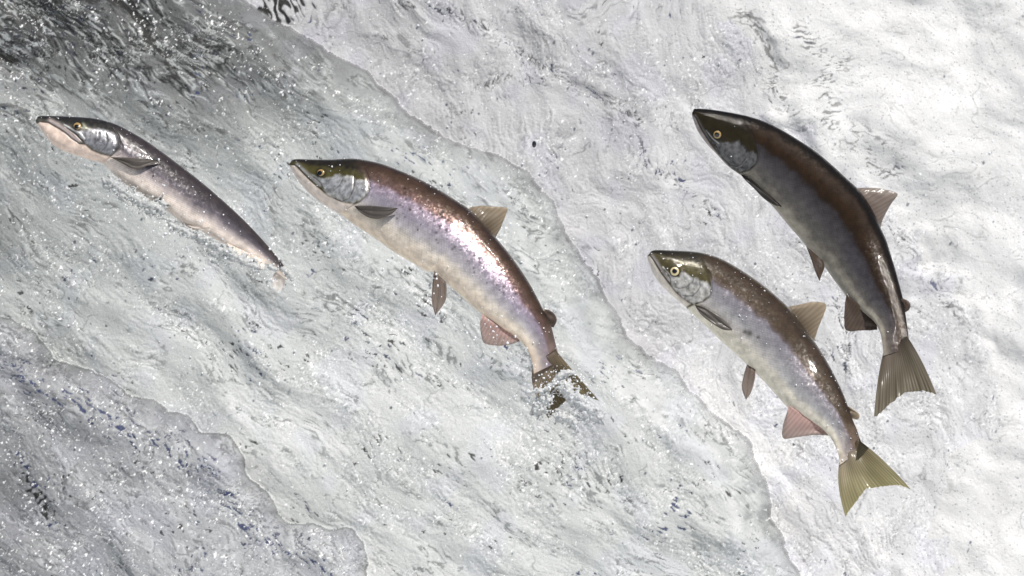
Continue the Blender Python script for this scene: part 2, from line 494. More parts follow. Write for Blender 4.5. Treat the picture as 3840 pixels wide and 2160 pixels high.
    f1 = (1 - 0.6 * tlm) * 1.15 * noise(ra / 105, rc / 50, 580) + 0.9 * tlm * noise(ra / 190, rc / 34, 585) + 0.55 * noise(ra / 44, rc / 21, 581) + 0.22 * noise(ra / 18, rc / 10, 582)
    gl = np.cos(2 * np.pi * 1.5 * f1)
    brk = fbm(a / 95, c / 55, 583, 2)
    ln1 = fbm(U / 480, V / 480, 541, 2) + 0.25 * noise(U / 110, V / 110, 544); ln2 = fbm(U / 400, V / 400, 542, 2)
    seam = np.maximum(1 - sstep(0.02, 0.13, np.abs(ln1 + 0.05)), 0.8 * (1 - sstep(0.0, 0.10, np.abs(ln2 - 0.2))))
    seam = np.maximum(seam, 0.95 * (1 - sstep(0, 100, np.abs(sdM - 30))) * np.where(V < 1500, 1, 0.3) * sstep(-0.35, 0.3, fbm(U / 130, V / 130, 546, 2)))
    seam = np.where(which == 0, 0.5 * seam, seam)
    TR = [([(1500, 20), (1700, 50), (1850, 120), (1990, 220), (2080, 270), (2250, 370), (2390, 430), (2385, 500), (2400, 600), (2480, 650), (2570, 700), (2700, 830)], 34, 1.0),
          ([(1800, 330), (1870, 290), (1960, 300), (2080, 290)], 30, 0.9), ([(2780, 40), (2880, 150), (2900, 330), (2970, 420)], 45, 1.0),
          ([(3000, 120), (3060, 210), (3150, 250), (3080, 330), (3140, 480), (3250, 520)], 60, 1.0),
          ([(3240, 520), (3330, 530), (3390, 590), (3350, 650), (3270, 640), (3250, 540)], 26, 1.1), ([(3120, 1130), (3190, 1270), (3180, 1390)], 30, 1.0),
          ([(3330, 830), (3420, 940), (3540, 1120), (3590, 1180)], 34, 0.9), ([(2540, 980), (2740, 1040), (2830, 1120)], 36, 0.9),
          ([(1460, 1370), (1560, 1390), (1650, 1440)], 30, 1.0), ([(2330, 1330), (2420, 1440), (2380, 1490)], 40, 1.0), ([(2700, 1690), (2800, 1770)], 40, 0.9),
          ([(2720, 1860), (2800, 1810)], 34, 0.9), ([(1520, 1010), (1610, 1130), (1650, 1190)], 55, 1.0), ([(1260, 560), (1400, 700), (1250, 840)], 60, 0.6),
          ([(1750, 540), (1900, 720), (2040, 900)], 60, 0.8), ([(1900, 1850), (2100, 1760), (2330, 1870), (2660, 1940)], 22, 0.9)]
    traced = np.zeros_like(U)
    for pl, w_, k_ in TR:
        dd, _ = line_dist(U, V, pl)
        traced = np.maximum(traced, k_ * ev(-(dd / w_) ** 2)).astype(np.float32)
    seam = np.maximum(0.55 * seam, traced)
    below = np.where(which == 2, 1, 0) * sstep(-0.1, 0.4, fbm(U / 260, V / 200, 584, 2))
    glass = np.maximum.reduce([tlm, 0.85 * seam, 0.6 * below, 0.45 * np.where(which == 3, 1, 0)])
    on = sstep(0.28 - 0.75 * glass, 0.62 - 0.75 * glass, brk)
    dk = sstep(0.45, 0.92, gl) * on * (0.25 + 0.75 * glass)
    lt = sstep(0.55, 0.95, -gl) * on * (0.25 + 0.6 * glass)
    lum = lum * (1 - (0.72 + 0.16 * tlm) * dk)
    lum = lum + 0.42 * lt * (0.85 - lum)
    face = np.where(which == 2, 1 - sstep(-3, 3, sdA), 0) + np.where(which == 3, 1 - sstep(-3, 3, sdB), 0)      # a sheet's sunlit falling face, darkened in colour to tone the light down
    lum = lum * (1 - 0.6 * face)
    # froth and sun sparkles, both painted as hard white specks in clusters
    wsp = noise(ru / 8, rv / 8, 536) + 0.55 * noise(ru / 20, rv / 20, 537)
    wcl = np.choose(which, [0.1 + 0 * U, 0.2 + 0.95 * calm, 0.25 + 1.0 * calm, 0.7 + 0.6 * calm]) * (1 - 0.7 * np.clip(rim, 0, 1)) * (1 - np.clip(face, 0, 1)) * 0.92
    white = sstep(0.98 - 0.34 * wcl, 1.08 - 0.34 * wcl, wsp)
    # clear facets in clusters, their dark refraction painted as navy and black
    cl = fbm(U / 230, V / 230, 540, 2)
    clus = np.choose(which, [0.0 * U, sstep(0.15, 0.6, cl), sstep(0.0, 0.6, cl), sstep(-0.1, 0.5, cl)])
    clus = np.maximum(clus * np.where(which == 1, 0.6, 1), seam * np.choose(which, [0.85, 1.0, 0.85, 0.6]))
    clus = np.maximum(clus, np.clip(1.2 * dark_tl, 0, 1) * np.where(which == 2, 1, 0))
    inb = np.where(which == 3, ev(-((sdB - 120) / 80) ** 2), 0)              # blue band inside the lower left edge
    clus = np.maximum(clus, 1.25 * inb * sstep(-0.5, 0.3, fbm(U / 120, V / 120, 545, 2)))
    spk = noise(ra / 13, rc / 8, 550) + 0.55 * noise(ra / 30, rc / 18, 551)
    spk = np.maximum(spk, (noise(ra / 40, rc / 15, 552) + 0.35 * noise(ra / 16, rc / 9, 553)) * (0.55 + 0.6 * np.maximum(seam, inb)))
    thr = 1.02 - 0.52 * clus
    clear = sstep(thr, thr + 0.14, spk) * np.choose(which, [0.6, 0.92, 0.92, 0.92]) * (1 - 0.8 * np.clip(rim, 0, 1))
    # gaps where the rock bed shows dark through thin water
    gap = ev(-((U - 1040) / 150) ** 2 - ((V - 30) / 75) ** 2) * np.where(which == 1, 1, 0)
    g2 = sstep(0.5, 0.72, gap * 0.75 + 0.45 * gap * noise(U / 48, V / 34, 561) + 1.0 * noise((U - 0.35 * V + 12 * noise(U / 40, V / 40, 559)) / 15, (V + 0.4 * U) / 60, 560) * gap)
    tl = np.where(which == 2, 1, 0) * (ev(-(((U - 545) - 0.75 * (V - 110)) / 55) ** 2 - ((V - 120) / 130) ** 2) + ev(-(((U - 20) - 1.0 * (V - 210)) / 60) ** 2 - ((V - 215) / 50) ** 2)
                                      + 0.9 * ev(-((U - 330) / 300) ** 2 - ((V + 20) / 55) ** 2) + 0.7 * ev(-((U - 620) / 50) ** 2 - ((V - 300) / 40) ** 2))
    g3 = sstep(0.5, 0.75, tl * 0.80 + 0.65 * tl * (noise(ra / 55, rc / 22, 563) + 0.5 * noise(ra / 22, rc / 10, 564)))
    bl = np.where(which == 3, 1, 0) * ev(-((U - 60 - (V - 1700) * 0.5) / 60) ** 2 - ((V - 1850) / 260) ** 2)
    g4 = sstep(0.5, 0.75, bl * 0.6 + 0.6 * bl * noise(U / 17, V / 15, 566))
    clear = np.maximum.reduce([clear, g2, g3, g4])
    hue = sstep(-0.1, 0.4, fbm(U / 160, V / 160, 570, 2)) * (1 - np.maximum(g2, g3)) * np.where(U < 700, np.where(V < 900, 0.4, 1), 1)
    hue = np.maximum(hue, inb)
    air = lum
    lum = np.clip(lum, 0.015, 0.86)[..., None]
    # deep clear water is grey-green, aerated water grey, froth white
    tint = np.array([0.955, 1.0, 0.985]) * np.where(which == 2, 1, 0)[..., None] + np.array([0.985, 0.985, 1.015]) * np.where(which == 1, 1, 0)[..., None] + np.array([0.965, 0.99, 1.025]) * np.where(which == 3, 1, 0)[..., None] \
        + np.array([1.0, 1.0, 0.995]) * np.where(which == 0, 1, 0)[..., None]
    kt = sstep(0.75, 0.4, lum) if False else np.clip((0.8 - lum) / 0.4, 0, 1)
    col = lum * (1 + (tint - 1) * kt)
    lil = (sstep(0.0, 0.6, fbm(U / 180, V / 180, 575, 2)) * np.where(which == 0, 0, 1))[..., None]
    col = col * (1 + np.array([-0.012, -0.012, 0.03]) * lil)
    col = col + (0.92 - col) * white[..., None]
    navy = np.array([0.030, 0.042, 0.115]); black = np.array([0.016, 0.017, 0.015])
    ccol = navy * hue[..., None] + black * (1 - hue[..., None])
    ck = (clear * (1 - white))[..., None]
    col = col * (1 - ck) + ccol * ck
    bubble = np.choose(which, [0.9 + 0 * U, 0.35 + 0.55 * sstep(2600, 3200, U) + 0 * U, 0.35 + 0 * U, 0.4 + 0 * U]) * (1 - clear)
    # clear facets lie a little lower than the froth round them
    Y += 0.0008 * clear + 0.003 * fold
    P = p2w(U, V, Y).reshape(-1, 3)
    q = grid_faces(len(WV), len(WU))[:, ::-1]
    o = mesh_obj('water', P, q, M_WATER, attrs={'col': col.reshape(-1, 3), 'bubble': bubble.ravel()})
    o['kind'] = 'structure'
    return col, bubble

def water_y(u, v):
    i = np.clip(np.searchsorted(WV, v), 0, len(WV) - 1); j = np.clip(np.searchsorted(WU, u), 0, len(WU) - 1)
    return Y[i, j]

def add_bounce_pool():  # unseen foam surface below the frame, added to bounce light onto the bellies
    x = np.linspace(-9, 9, 300); y = np.linspace(-14, 3, 280)
    X, Yp = np.meshgrid(x, y)
    Z = -1.75 + 0.05 * fbm(X / 0.9, Yp / 0.9, 640, 3) + 0.02 * fbm(X / 0.2, Yp / 0.2, 645, 2)
    air = np.clip(0.9 + 0.08 * fbm(X / 0.7, Yp / 0.7, 648, 3), 0, 1)
    col = np.stack([0.84 * air, 0.85 * air, 0.85 * air], -1)
    o = mesh_obj('bounce_pool', np.stack([X, Yp, Z], -1).reshape(-1, 3), grid_faces(*X.shape), M_WATER, attrs={'col': col.reshape(-1, 3), 'bubble': np.full(X.size, 0.8)})
    o['kind'] = 'structure'

add_bounce_pool()

# ------------------------------------------------------------------ fish
NR, NA = 620, 200
FISH_INFO = []

def make_salmon(F):
    """F: traced outlines and features of one fish, in pixels of the photograph"""
    D = smooth_poly(F['dorsal'], NR); Vn = smooth_poly(F['ventral'], NR)
    # even out the pairing so that the rings stay perpendicular to the spine
    c = (D + Vn) / 2; hv = (D - Vn) / 2
    h = np.hypot(hv[:, 0], hv[:, 1]); hd = hv / (h[:, None] + 1e-9)
    s = np.r_[0, np.cumsum(np.hypot(*np.diff(c, axis=0).T))]; Ltot = s[-1]; s01 = s / Ltot
    yaw = soft_interp(s01, F['depth'])                          # spine depth in metres
    wr = np.convolve(np.pad(np.interp(s01, [0, .03, .1, .22, .45, .7, .86, .94, .98, 1.0], [.75, .72, .66, .62, .62, .58, .48, .22, .03, .015]), 15, mode='edge'), np.ones(31) / 31, 'valid') * F.get('fat', 1.0)
    rho = np.radians(soft_interp(s01, F['roll']))
    a = np.arange(NA) / NA * 2 * np.pi                                # 0 back, pi/2 near flank, pi belly
    ca, sa = np.cos(a), np.sin(a)
    e = 0.92
    P = h[:, None] * np.sign(ca) * np.abs(ca) ** e
    Q = (h * wr)[:, None] * np.sign(sa) * np.abs(sa) ** e
    P2 = P * np.cos(rho)[:, None] + Q * np.sin(rho)[:, None]
    Q2 = -P * np.sin(rho)[:, None] + Q * np.cos(rho)[:, None]
    P2 = P2 * (h[:, None] / np.abs(P2).max(1, keepdims=True))
    Uf = c[:, 0:1] + hd[:, 0:1] * P2
    Vf = c[:, 1:2] + hd[:, 1:2] * P2
    g = (1 - P2 / (h[:, None] + 1e-9)) / 2                            # 0 at the back edge, 1 at the belly edge
    mir = (-np.arange(NA)) % NA                                       # the far flank copies the near one
    near = sa >= 0
    Up, Vp, gp = np.where(near, Uf, Uf[:, mir]), np.where(near, Vf, Vf[:, mir]), np.where(near, g, g[:, mir])
    y = yaw[:, None] - Q2 / PPM
    SS = np.broadcast_to(s01[:, None], gp.shape)
    # ---------------- colours of the body
    st = F['ramp']; gs = [x[0] for x in st]
    gw = gp + 0.035 * noise(SS * 26, gp * 5, F['seed']) + 0.015 * noise(SS * 90, gp * 22, F['seed'] + 1)
    col = np.stack([np.interp(gw, gs, [x[1][k] for x in st]) for k in range(3)], -1)
    silver = np.interp(gw, gs, [x[2] for x in st])
    # towards the tail the back colour reaches further down
    tailk = sstep(0.86, 1.0, SS)[..., None]
    col = col * (1 - 0.55 * tailk) + np.array(F['tail_col']) * 0.55 * tailk
    scaly = np.full(gp.shape, 1.0) * (1 - 0.55 * sstep(0.72, 0.95, gp))
    # ---------------- head
    hm = s01 < 0.36
    uu, vv = Up[hm], Vp[hm]
    op = F['opercle']
    headp = list(F['head_edge']) + list(F['head_out'])
    sdh = poly_sd(uu, vv, headp)
    H = F['head']
    gg = gp[hm]
    soft = 4 + 34 * (1 - sstep(0.22, 0.42, gg))
    hk = sstep(-soft, soft, sdh)
    nz = noise(uu / 16, vv / 16, F['seed'] + 5) + 0.5 * noise(uu / 7, vv / 7, F['seed'] + 6)
    top = np.array(H['top']); top2 = np.array(H['top2'])
    hc = top + (top2 - top) * np.clip(sstep(0.1, 0.42, gg) + 0.25 * nz, 0, 1)[..., None]
    hs = np.full(uu.shape, 0.12)
    chk = sstep(-5, 7, poly_sd(uu, vv, F['cheek']) + 3 * nz)
    cheek = np.array(H['cheek']) * np.clip(1 + 0.55 * nz, 0.3, 1.9)[..., None]
    hc = hc + (cheek - hc) * chk[..., None]
    hs = hs + (H['cheek_silver'] - hs) * chk
    jw = sstep(-3, 5, poly_sd(uu, vv, F['jaw']))
    jaw = np.array(H['jaw']) * (1 + 0.06 * nz)[..., None]
    hc = hc + (jaw - hc) * jw[..., None]; hs = hs * (1 - jw)
    disp = np.zeros(uu.shape)
    # gill plate and cheek bones stand proud, the mouth is a cleft
    disp += 3.2 * hk * sstep(0, 16, sdh) * sstep(0.1, 0.3, gg) * (1 - sstep(0.86, 1.0, gg))
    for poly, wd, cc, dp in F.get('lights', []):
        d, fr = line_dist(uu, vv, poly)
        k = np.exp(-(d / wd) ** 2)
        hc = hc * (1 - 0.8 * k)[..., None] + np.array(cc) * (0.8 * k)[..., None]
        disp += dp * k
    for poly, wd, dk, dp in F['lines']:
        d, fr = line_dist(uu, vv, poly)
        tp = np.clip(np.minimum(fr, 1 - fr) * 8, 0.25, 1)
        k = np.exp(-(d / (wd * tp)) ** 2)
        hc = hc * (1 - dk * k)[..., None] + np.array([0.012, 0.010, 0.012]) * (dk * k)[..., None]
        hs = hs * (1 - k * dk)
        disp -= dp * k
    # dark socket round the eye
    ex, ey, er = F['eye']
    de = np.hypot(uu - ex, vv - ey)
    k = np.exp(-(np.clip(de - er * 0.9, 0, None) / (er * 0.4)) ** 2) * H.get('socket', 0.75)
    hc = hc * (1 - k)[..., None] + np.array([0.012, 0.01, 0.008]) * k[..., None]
    disp += 3.0 * np.exp(-(de / (er * 1.6)) ** 2)
    colh = col[hm]
    col[hm] = colh + (hc - colh) * hk[..., None]
    silver[hm] = silver[hm] + (hs - silver[hm]) * hk
    scaly[hm] = scaly[hm] * (1 - hk) * sstep(-30, -4, -sdh)
    # the line just behind the gill plate is a step with dark pigment: body sits lower there
    q = F['seed']
    rr = np.random.RandomState(q)
    for _ in range(F.get('spots', 0)):
        s0, g0, r0 = rr.uniform(0.3, 0.8), rr.uniform(0.2, 0.62), rr.uniform(2.5, 5.5)
        d = np.hypot((SS - s0) * Ltot, (gp - g0) * 2 * h[:, None])
        k = np.exp(-(d / r0) ** 2) * 0.8
        col *= (1 - k)[..., None]; silver *= 1 - k
    for (px, py, r0) in F.get('marks', []):
        d = np.hypot(Up - px, Vp - py)
        k = np.exp(-(d / r0) ** 2) * 0.75
        col = col * (1 - k)[..., None] + np.array([0.03, 0.022, 0.015]) * k[..., None]
    P3 = p2w(Uf, Vf, y)
    nrm = vert_normals(P3, True)
    cen = p2w(c[:, 0], c[:, 1], yaw)[:, None, :]
    if np.mean(np.sum(nrm * (P3 - cen), -1)) < 0:
        nrm = -nrm
    dfull = np.zeros(gp.shape); dfull[hm] = disp / PPM
    dfull += sstep(0.0, 0.02, SS) * 0.0
    inner = np.clip(np.abs(sa), 0, 1)[None, :] ** 0.5
    P3 = P3 + nrm * (dfull * inner)[..., None]
    # ---------------- mesh
    arc = np.cumsum(np.hypot(np.diff(P2, axis=1, prepend=P2[:, :1]), np.diff(Q2, axis=1, prepend=Q2[:, :1])), 1)
    girth = arc[int(NR * 0.45)][None, :]                             # same number of scale rows all along
    pitch = F.get('pitch', 7.8)
    scu = np.broadcast_to((s / pitch)[:, None], gp.shape)
    scv = np.broadcast_to(girth / pitch * 0.75, gp.shape)
    verts = np.vstack([P3.reshape(-1, 3), P3[0].mean(0), P3[-1].mean(0)])
    quads = grid_faces(NR, NA, True)
    j = np.arange(NA); j2 = (j + 1) % NA
    n0 = NR * NA
    tris = np.vstack([np.stack([np.full(NA, n0), j2, j], -1), np.stack([np.full(NA, n0 + 1), (NR - 1) * NA + j, (NR - 1) * NA + j2], -1)])
    ext = lambda A: np.r_[A.ravel(), A[0].mean(), A[-1].mean()]
    attrs = {'col': np.vstack([col.reshape(-1, 3), col[0].mean(0), col[-1].mean(0)]), 'silver': ext(silver), 'scaly': ext(scaly),
             'wet': np.full(NR * NA + 2, F.get('wet', 0.8)), 'scale_u': ext(scu), 'scale_v': ext(scv)}
    # does the first quad face outwards?
    f = quads[NA * 100 + 20]
    fn = np.cross(verts[f[1]] - verts[f[0]], verts[f[3]] - verts[f[0]])
    if fn @ (verts[f[0]] - cen[100, 0]) < 0:
        quads, tris = quads[:, ::-1], tris[:, ::-1]
    root = bpy.data.objects.new('salmon', None)
    root.location = p2w(c[NR // 2, 0], c[NR // 2, 1], yaw[NR // 2])
    COL.objects.link(root)
    bpy.context.view_layer.update()
    root['label'] = F['label']; root['category'] = 'fish'; root['group'] = 'salmon leaping up the falls'
    mesh_obj('body', verts, quads, M_SKIN, tris, root, attrs)
    nearP = P3[:, near]; nearU, nearV = Uf[:, near], Vf[:, near]; nearN = nrm[:, near]

    def surf(px, py):
        d = (nearU - px) ** 2 + (nearV - py) ** 2
        i = np.unravel_index(np.argmin(d), d.shape)
        return nearP[i], nearN[i]
    # ---------------- eye
    p, n = surf(ex, ey)
    n = Vector(n)
    def disc(name, r, rise, mat, parent, dx=0.0, dz=0.0, lift=0.0, ring=None):
        nn, ma = 26, 10
        t = Vector((1, 0, 0)); t = (t - n * t.dot(n)).normalized(); b_ = n.cross(t)
        vs, fs = [], []
        for k in range(ma + 1):
            rr_ = r * k / ma
            hh = rise * math.sqrt(max(0, 1 - (k / ma) ** 2)) + lift - (0.5 * r if k == ma else 0)
            for q_ in range(nn):
                an = 2 * math.pi * q_ / nn
                w_ = Vector(p) + t * (rr_ * math.cos(an) + dx) + b_ * (rr_ * math.sin(an) + dz) + n * hh
                vs.append(w_)
        quads_ = grid_faces(ma + 1, nn, True)
        vs = np.array([list(x) for x in vs])
        f0 = quads_[nn * 5]
        if np.cross(vs[f0[1]] - vs[f0[0]], vs[f0[3]] - vs[f0[0]]) @ np.array(n) < 0:
            quads_ = quads_[:, ::-1]
        return mesh_obj(name, vs, quads_, mat, None, parent)
    R = er / PPM
    eye = disc('eye', R, R * 0.30, F['iris_mat'], root)
    disc('pupil', R * F.get('pupil', 0.55), R * 0.16, M_PUPIL, eye, F.get('pdx', 0) * R, F.get('pdz', 0) * R, R * 0.22)
    # ---------------- fins
    rho_ = lambda px, py: float(rho[np.argmin((c[:, 0] - px) ** 2 + (c[:, 1] - py) ** 2)])
    h_ = lambda px, py: float(h[np.argmin((c[:, 0] - px) ** 2 + (c[:, 1] - py) ** 2)])
    e0, e1 = NR - 70, NR - 12
    tdir = (c[e1] - c[e0]) / np.hypot(*(c[e1] - c[e0])); tslope = (yaw[e1] - yaw[e0]) / np.hypot(*(c[e1] - c[e0]))
    yd = lambda px, py: float(yaw[np.argmin((c[:, 0] - px) ** 2 + (c[:, 1] - py) ** 2)])
    for fin in F['fins']:
        NL = 150
        rails = [smooth_poly(r, NL) for r in fin['rails']]
        nr_ = 40
        t = np.linspace(0, 1, nr_)
        k = np.linspace(0, 1, len(rails))
        grid = np.zeros((nr_, NL, 2))
        if len(rails) == 2:
            grid = rails[0][None] * (1 - t)[:, None, None] + rails[1][None] * t[:, None, None]
        else:
            A, B, Cc = rails
            w0 = ((t - .5) * (t - 1) / .5)[:, None, None]; w1 = (t * (t - 1) / -.25)[:, None, None]; w2 = (t * (t - .5) / .5)[:, None, None]
            grid = A[None] * w0 + B[None] * w1 + Cc[None] * w2
        along = np.linspace(0, 1, NL)[None, :] * np.ones((nr_, 1)); across = t[:, None] * np.ones((1, NL))
        if fin['rays'] == 'across':      # rays run from rail to rail
            ray, reach = along, across
        else:
            ray, reach = across, along
        cu, cv = grid[..., 0].mean(), grid[..., 1].mean()
        if fin.get('on_skin'):
            ii = np.linspace(0, NL - 1, 14).astype(int)
            ys = [min(surf(*grid[r_, i_])[0][1] for r_ in (0, nr_ // 2, nr_ - 1)) for i_ in ii]
            y0 = (np.interp(np.arange(NL), ii, ys) + fin.get('sink', 0.003))[None, :]
        else:
            y0 = yd(cu, cv) + fin.get('dy0', 0.0)
            side = {'dorsal_fin': 1, 'adipose_fin': 1, 'anal_fin': -1, 'pelvic_fin': -0.6}.get(fin['name'], 0)
            y0 += side * 0.92 * h_(cu, cv) / PPM * math.sin(rho_(cu, cv))
            if fin['name'] == 'tail_fin':
                y0 = yaw[e1] + tslope * ((grid[..., 0] - c[e1, 0]) * tdir[0] + (grid[..., 1] - c[e1, 1]) * tdir[1])
        nrays = fin.get('n', 12)
        yy = y0 + fin.get('dy', 0.0) * reach + fin.get('cup', 0.0) * np.sin(np.pi * ray) * reach
        yy = yy + 0.00012 * np.sin(2 * np.pi * ray * nrays) * np.clip(reach * 3, 0, 1) + fin.get('wave', 0.002) * noise(ray * 3, reach * 2, F['seed'] + 9)
        th = (0.0012 * (1 - reach) + 0.0005)
        edge = np.minimum(np.minimum(along, 1 - along), np.minimum(across, 1 - across))
        th = th * np.clip(edge * 12, 0.15, 1)
        # ragged rim
        if fin['rays'] == 'across' and fin.get('rag', 1):
            push = (0.025 * fin.get('rag', 1) * noise(ray * nrays * 1.0, ray * 0, F['seed'] + 12) * sstep(0.5, 1, reach))[..., None]
            grid = grid + push * (grid[-1:] - grid[:1])
        front = p2w(grid[..., 0], grid[..., 1], yy - th); back = p2w(grid[..., 0], grid[..., 1], yy + th)
        vs = np.vstack([front.reshape(-1, 3), back.reshape(-1, 3)])
        qf = grid_faces(nr_, NL); nb = nr_ * NL
        f0 = qf[300]
        if np.cross(vs[f0[1]] - vs[f0[0]], vs[f0[3]] - vs[f0[0]])[1] > 0:
            qf = qf[:, ::-1]
        loop = np.r_[np.arange(NL), np.arange(1, nr_) * NL + 59, (nr_ - 1) * NL + np.arange(58, -1, -1), np.arange(nr_ - 2, 0, -1) * NL]
        l2 = np.roll(loop, -1)
        side = np.stack([loop, l2, l2 + nb, loop + nb], -1)
        at = {'ray': np.r_[ray.ravel(), ray.ravel()] * nrays, 'reach': np.r_[reach.ravel(), reach.ravel()], 'cross': np.r_[along.ravel(), along.ravel()]}
        mesh_obj(fin['name'], vs, np.vstack([qf, qf[:, ::-1] + nb, side]), fin['mat'], None, root, at)
    FISH_INFO.append(dict(U=nearU, V=nearV, P=nearP, c=c, h=h, s=s01, hd=hd, yaw=yaw))
    return root

M_IRIS_GOLD = mat_plain('golden_iris', (0.36, 0.24, 0.09), 0.2, 1.0)
M_IRIS_PALE = mat_plain('pale_yellow_iris', (0.62, 0.52, 0.30), 0.2, 1.0)
M_FIN_DARK = mat_fin('fin_dark', (0.10, 0.085, 0.072), (0.17, 0.15, 0.135), 0.25)
M_FIN_GREY = mat_fin('fin_grey', (0.24, 0.185, 0.155), (0.38, 0.32, 0.28), 0.45)
M_FIN_TAN = mat_fin('fin_tan', (0.18, 0.135, 0.09), (0.52, 0.43, 0.32), 0.5)
M_FIN_PINK = mat_fin('fin_pink', (0.66, 0.46, 0.42), (0.42, 0.34, 0.31), 0.45)
M_FIN_PALE = mat_fin('fin_pale', (0.88, 0.77, 0.68), (0.93, 0.90, 0.87), 0.3)
M_FIN_BACK = mat_fin('fin_brown', (0.07, 0.048, 0.034), (0.13, 0.095, 0.075), 0.3)
M_FIN_BLACK = mat_fin('fin_black', (0.022, 0.019, 0.017), (0.04, 0.035, 0.03), 0.1)
M_TAIL_D = mat_tail('tail_olive', (0.15, 0.105, 0.07), (0.48, 0.40, 0.34), (0.42, 0.38, 0.21), 0.5)
M_TAIL_C = mat_tail('tail_dark_olive', (0.05, 0.036, 0.027), (0.19, 0.145, 0.125), (0.19, 0.165, 0.115), 0.4)
M_TAIL_B = mat_tail('tail_brown_olive', (0.14, 0.095, 0.065), (0.55, 0.44, 0.40), (0.32, 0.27, 0.16), 0.45)

# ---- fish A: left, half out of the water
kA = (1.9064, 80, 360); hA_ = (6.44, 130, 420)
ventA = zoomed([(110, 188), (140, 232), (190, 302), (255, 365), (345, 405), (430, 432), (500, 457), (560, 470), (625, 520), (700, 600), (800, 670), (920, 745),
                (1030, 815), (1150, 905), (1300, 975), (1450, 1062), (1600, 1130), (1740, 1200), (1860, 1290), (1900, 1320)], *kA)
FA = dict(seed=31, label='half-submerged salmon with dark grey back and pale pinkish belly, tail under water',
    dorsal=zoomed([(104, 170), (125, 145), (200, 142), (300, 145), (400, 150), (500, 157), (600, 177), (700, 212), (800, 265), (900, 325), (1000, 395),
                   (1100, 470), (1200, 545), (1300, 625), (1400, 710), (1500, 800), (1600, 895), (1700, 1000), (1800, 1115), (1860, 1190), (1908, 1250)], *kA),
    ventral=ventA, depth=[(0, 0.0), (0.25, 0.0), (0.6, 0.0), (1, 0.01)], roll=[(0, 26), (1, 30)], fat=0.9,
    ramp=[(0.0, (0.045, 0.035, 0.034), 0.1), (0.25, (0.045, 0.037, 0.042), 0.08), (0.45, (0.12, 0.105, 0.12), 0.15), (0.60, (0.46, 0.40, 0.39), 0.2), (0.74, (0.82, 0.72, 0.65), 0.03), (1.0, (0.88, 0.77, 0.68), 0.0)],
    tail_col=(0.09, 0.075, 0.07),
    head_edge=zoomed([(1900, 270), (1960, 420), (2030, 580), (2055, 760), (2040, 890), (1950, 985), (1850, 1075), (1690, 1200)], *hA_),
    head_out=zoomed([(1500, 1400), (0, 900), (-200, 300), (0, -100), (1900, 0)], *hA_),
    opercle=None,
    cheek=zoomed([(700, 290), (1000, 480), (1200, 470), (1300, 420), (1560, 400), (1850, 470), (1990, 560), (2030, 760), (2000, 890), (1850, 1030), (1600, 960), (1420, 900), (1230, 740), (1050, 560)], *hA_),
    jaw=zoomed([(60, 265), (150, 240), (330, 255), (560, 400), (800, 560), (980, 700), (1080, 770), (1230, 800), (1370, 920), (1600, 1020), (1850, 1080), (1700, 1400), (0, 1200)], *hA_),
    lines=[(zoomed([(50, 265), (150, 245), (330, 260), (450, 330), (580, 400), (700, 480), (800, 560), (880, 640), (980, 700), (1080, 770), (1200, 770)], *hA_), 3.0, 0.75, 3.0),
           (zoomed([(720, 350), (850, 440), (970, 530), (1070, 630), (1190, 745)], *hA_), 2.6, 0.9, 2.5),
           (zoomed([(1560, 480), (1560, 640), (1480, 720), (1420, 800)], *hA_), 3.0, 0.5, 2.0),
           (zoomed([(1720, 500), (1760, 700), (1720, 850), (1600, 950)], *hA_), 2.6, 0.55, 2.0),
           (zoomed([(1900, 380), (2030, 580), (2055, 760), (2040, 890), (1950, 985), (1850, 1075), (1690, 1190)], *hA_), 3.0, 0.7, 3.0),
           (zoomed([(2090, 720), (2120, 860), (2110, 1000), (2060, 1050), (1920, 1060)], *hA_), 2.4, 0.55, 2.0)],
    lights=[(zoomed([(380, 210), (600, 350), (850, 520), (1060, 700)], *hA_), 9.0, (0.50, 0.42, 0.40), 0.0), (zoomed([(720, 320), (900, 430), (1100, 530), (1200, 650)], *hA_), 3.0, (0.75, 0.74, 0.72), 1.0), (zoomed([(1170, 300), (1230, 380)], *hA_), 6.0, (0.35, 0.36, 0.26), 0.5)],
    head=dict(top=(0.022, 0.02, 0.018), top2=(0.09, 0.085, 0.07), cheek=(0.23, 0.23, 0.245), cheek_silver=0.35, jaw=(0.80, 0.64, 0.54)),
    eye=(130 + 1030 / 6.44, 420 + 365 / 6.44, 16), iris_mat=M_IRIS_GOLD, pupil=0.62, pdx=-0.15, pdz=-0.3,
    fins=[dict(name='pectoral_fin', rails=[zoomed([(640, 437), (760, 440), (870, 447), (1005, 458)], *kA), zoomed([(640, 440), (720, 480), (790, 515), (850, 518), (920, 490), (1005, 460)], *kA)],
               rays='along', on_skin=zoomed([(700, 450)], *kA)[0], dy=-0.006, sink=-0.003, mat=M_FIN_DARK, n=9),
          dict(name='pelvic_fin', rails=[zoomed([(1130, 900), (1250, 935), (1345, 940)], *kA), zoomed([(1130, 905), (1230, 962), (1345, 945)], *kA)], rays='along',
               on_skin=zoomed([(1170, 890)], *kA)[0], dy=-0.006, mat=M_FIN_PALE, n=7),
          dict(name='anal_fin', rails=[zoomed([(1470, 1050), (1600, 1110), (1740, 1170)], *kA), zoomed([(1500, 1110), (1555, 1190), (1650, 1232), (1735, 1240)], *kA)], rays='across', dy=-0.01, dy0=-0.012, mat=M_FIN_PALE, n=12),
          dict(name='tail_fin', rails=[zoomed([(1872, 1235), (1845, 1255), (1815, 1262)], *kA), zoomed([(1890, 1300), (1850, 1315), (1795, 1300)], *kA), zoomed([(1878, 1372), (1840, 1395), (1788, 1350)], *kA)], rays='across', dy=0.0, mat=M_FIN_PALE, n=14)])

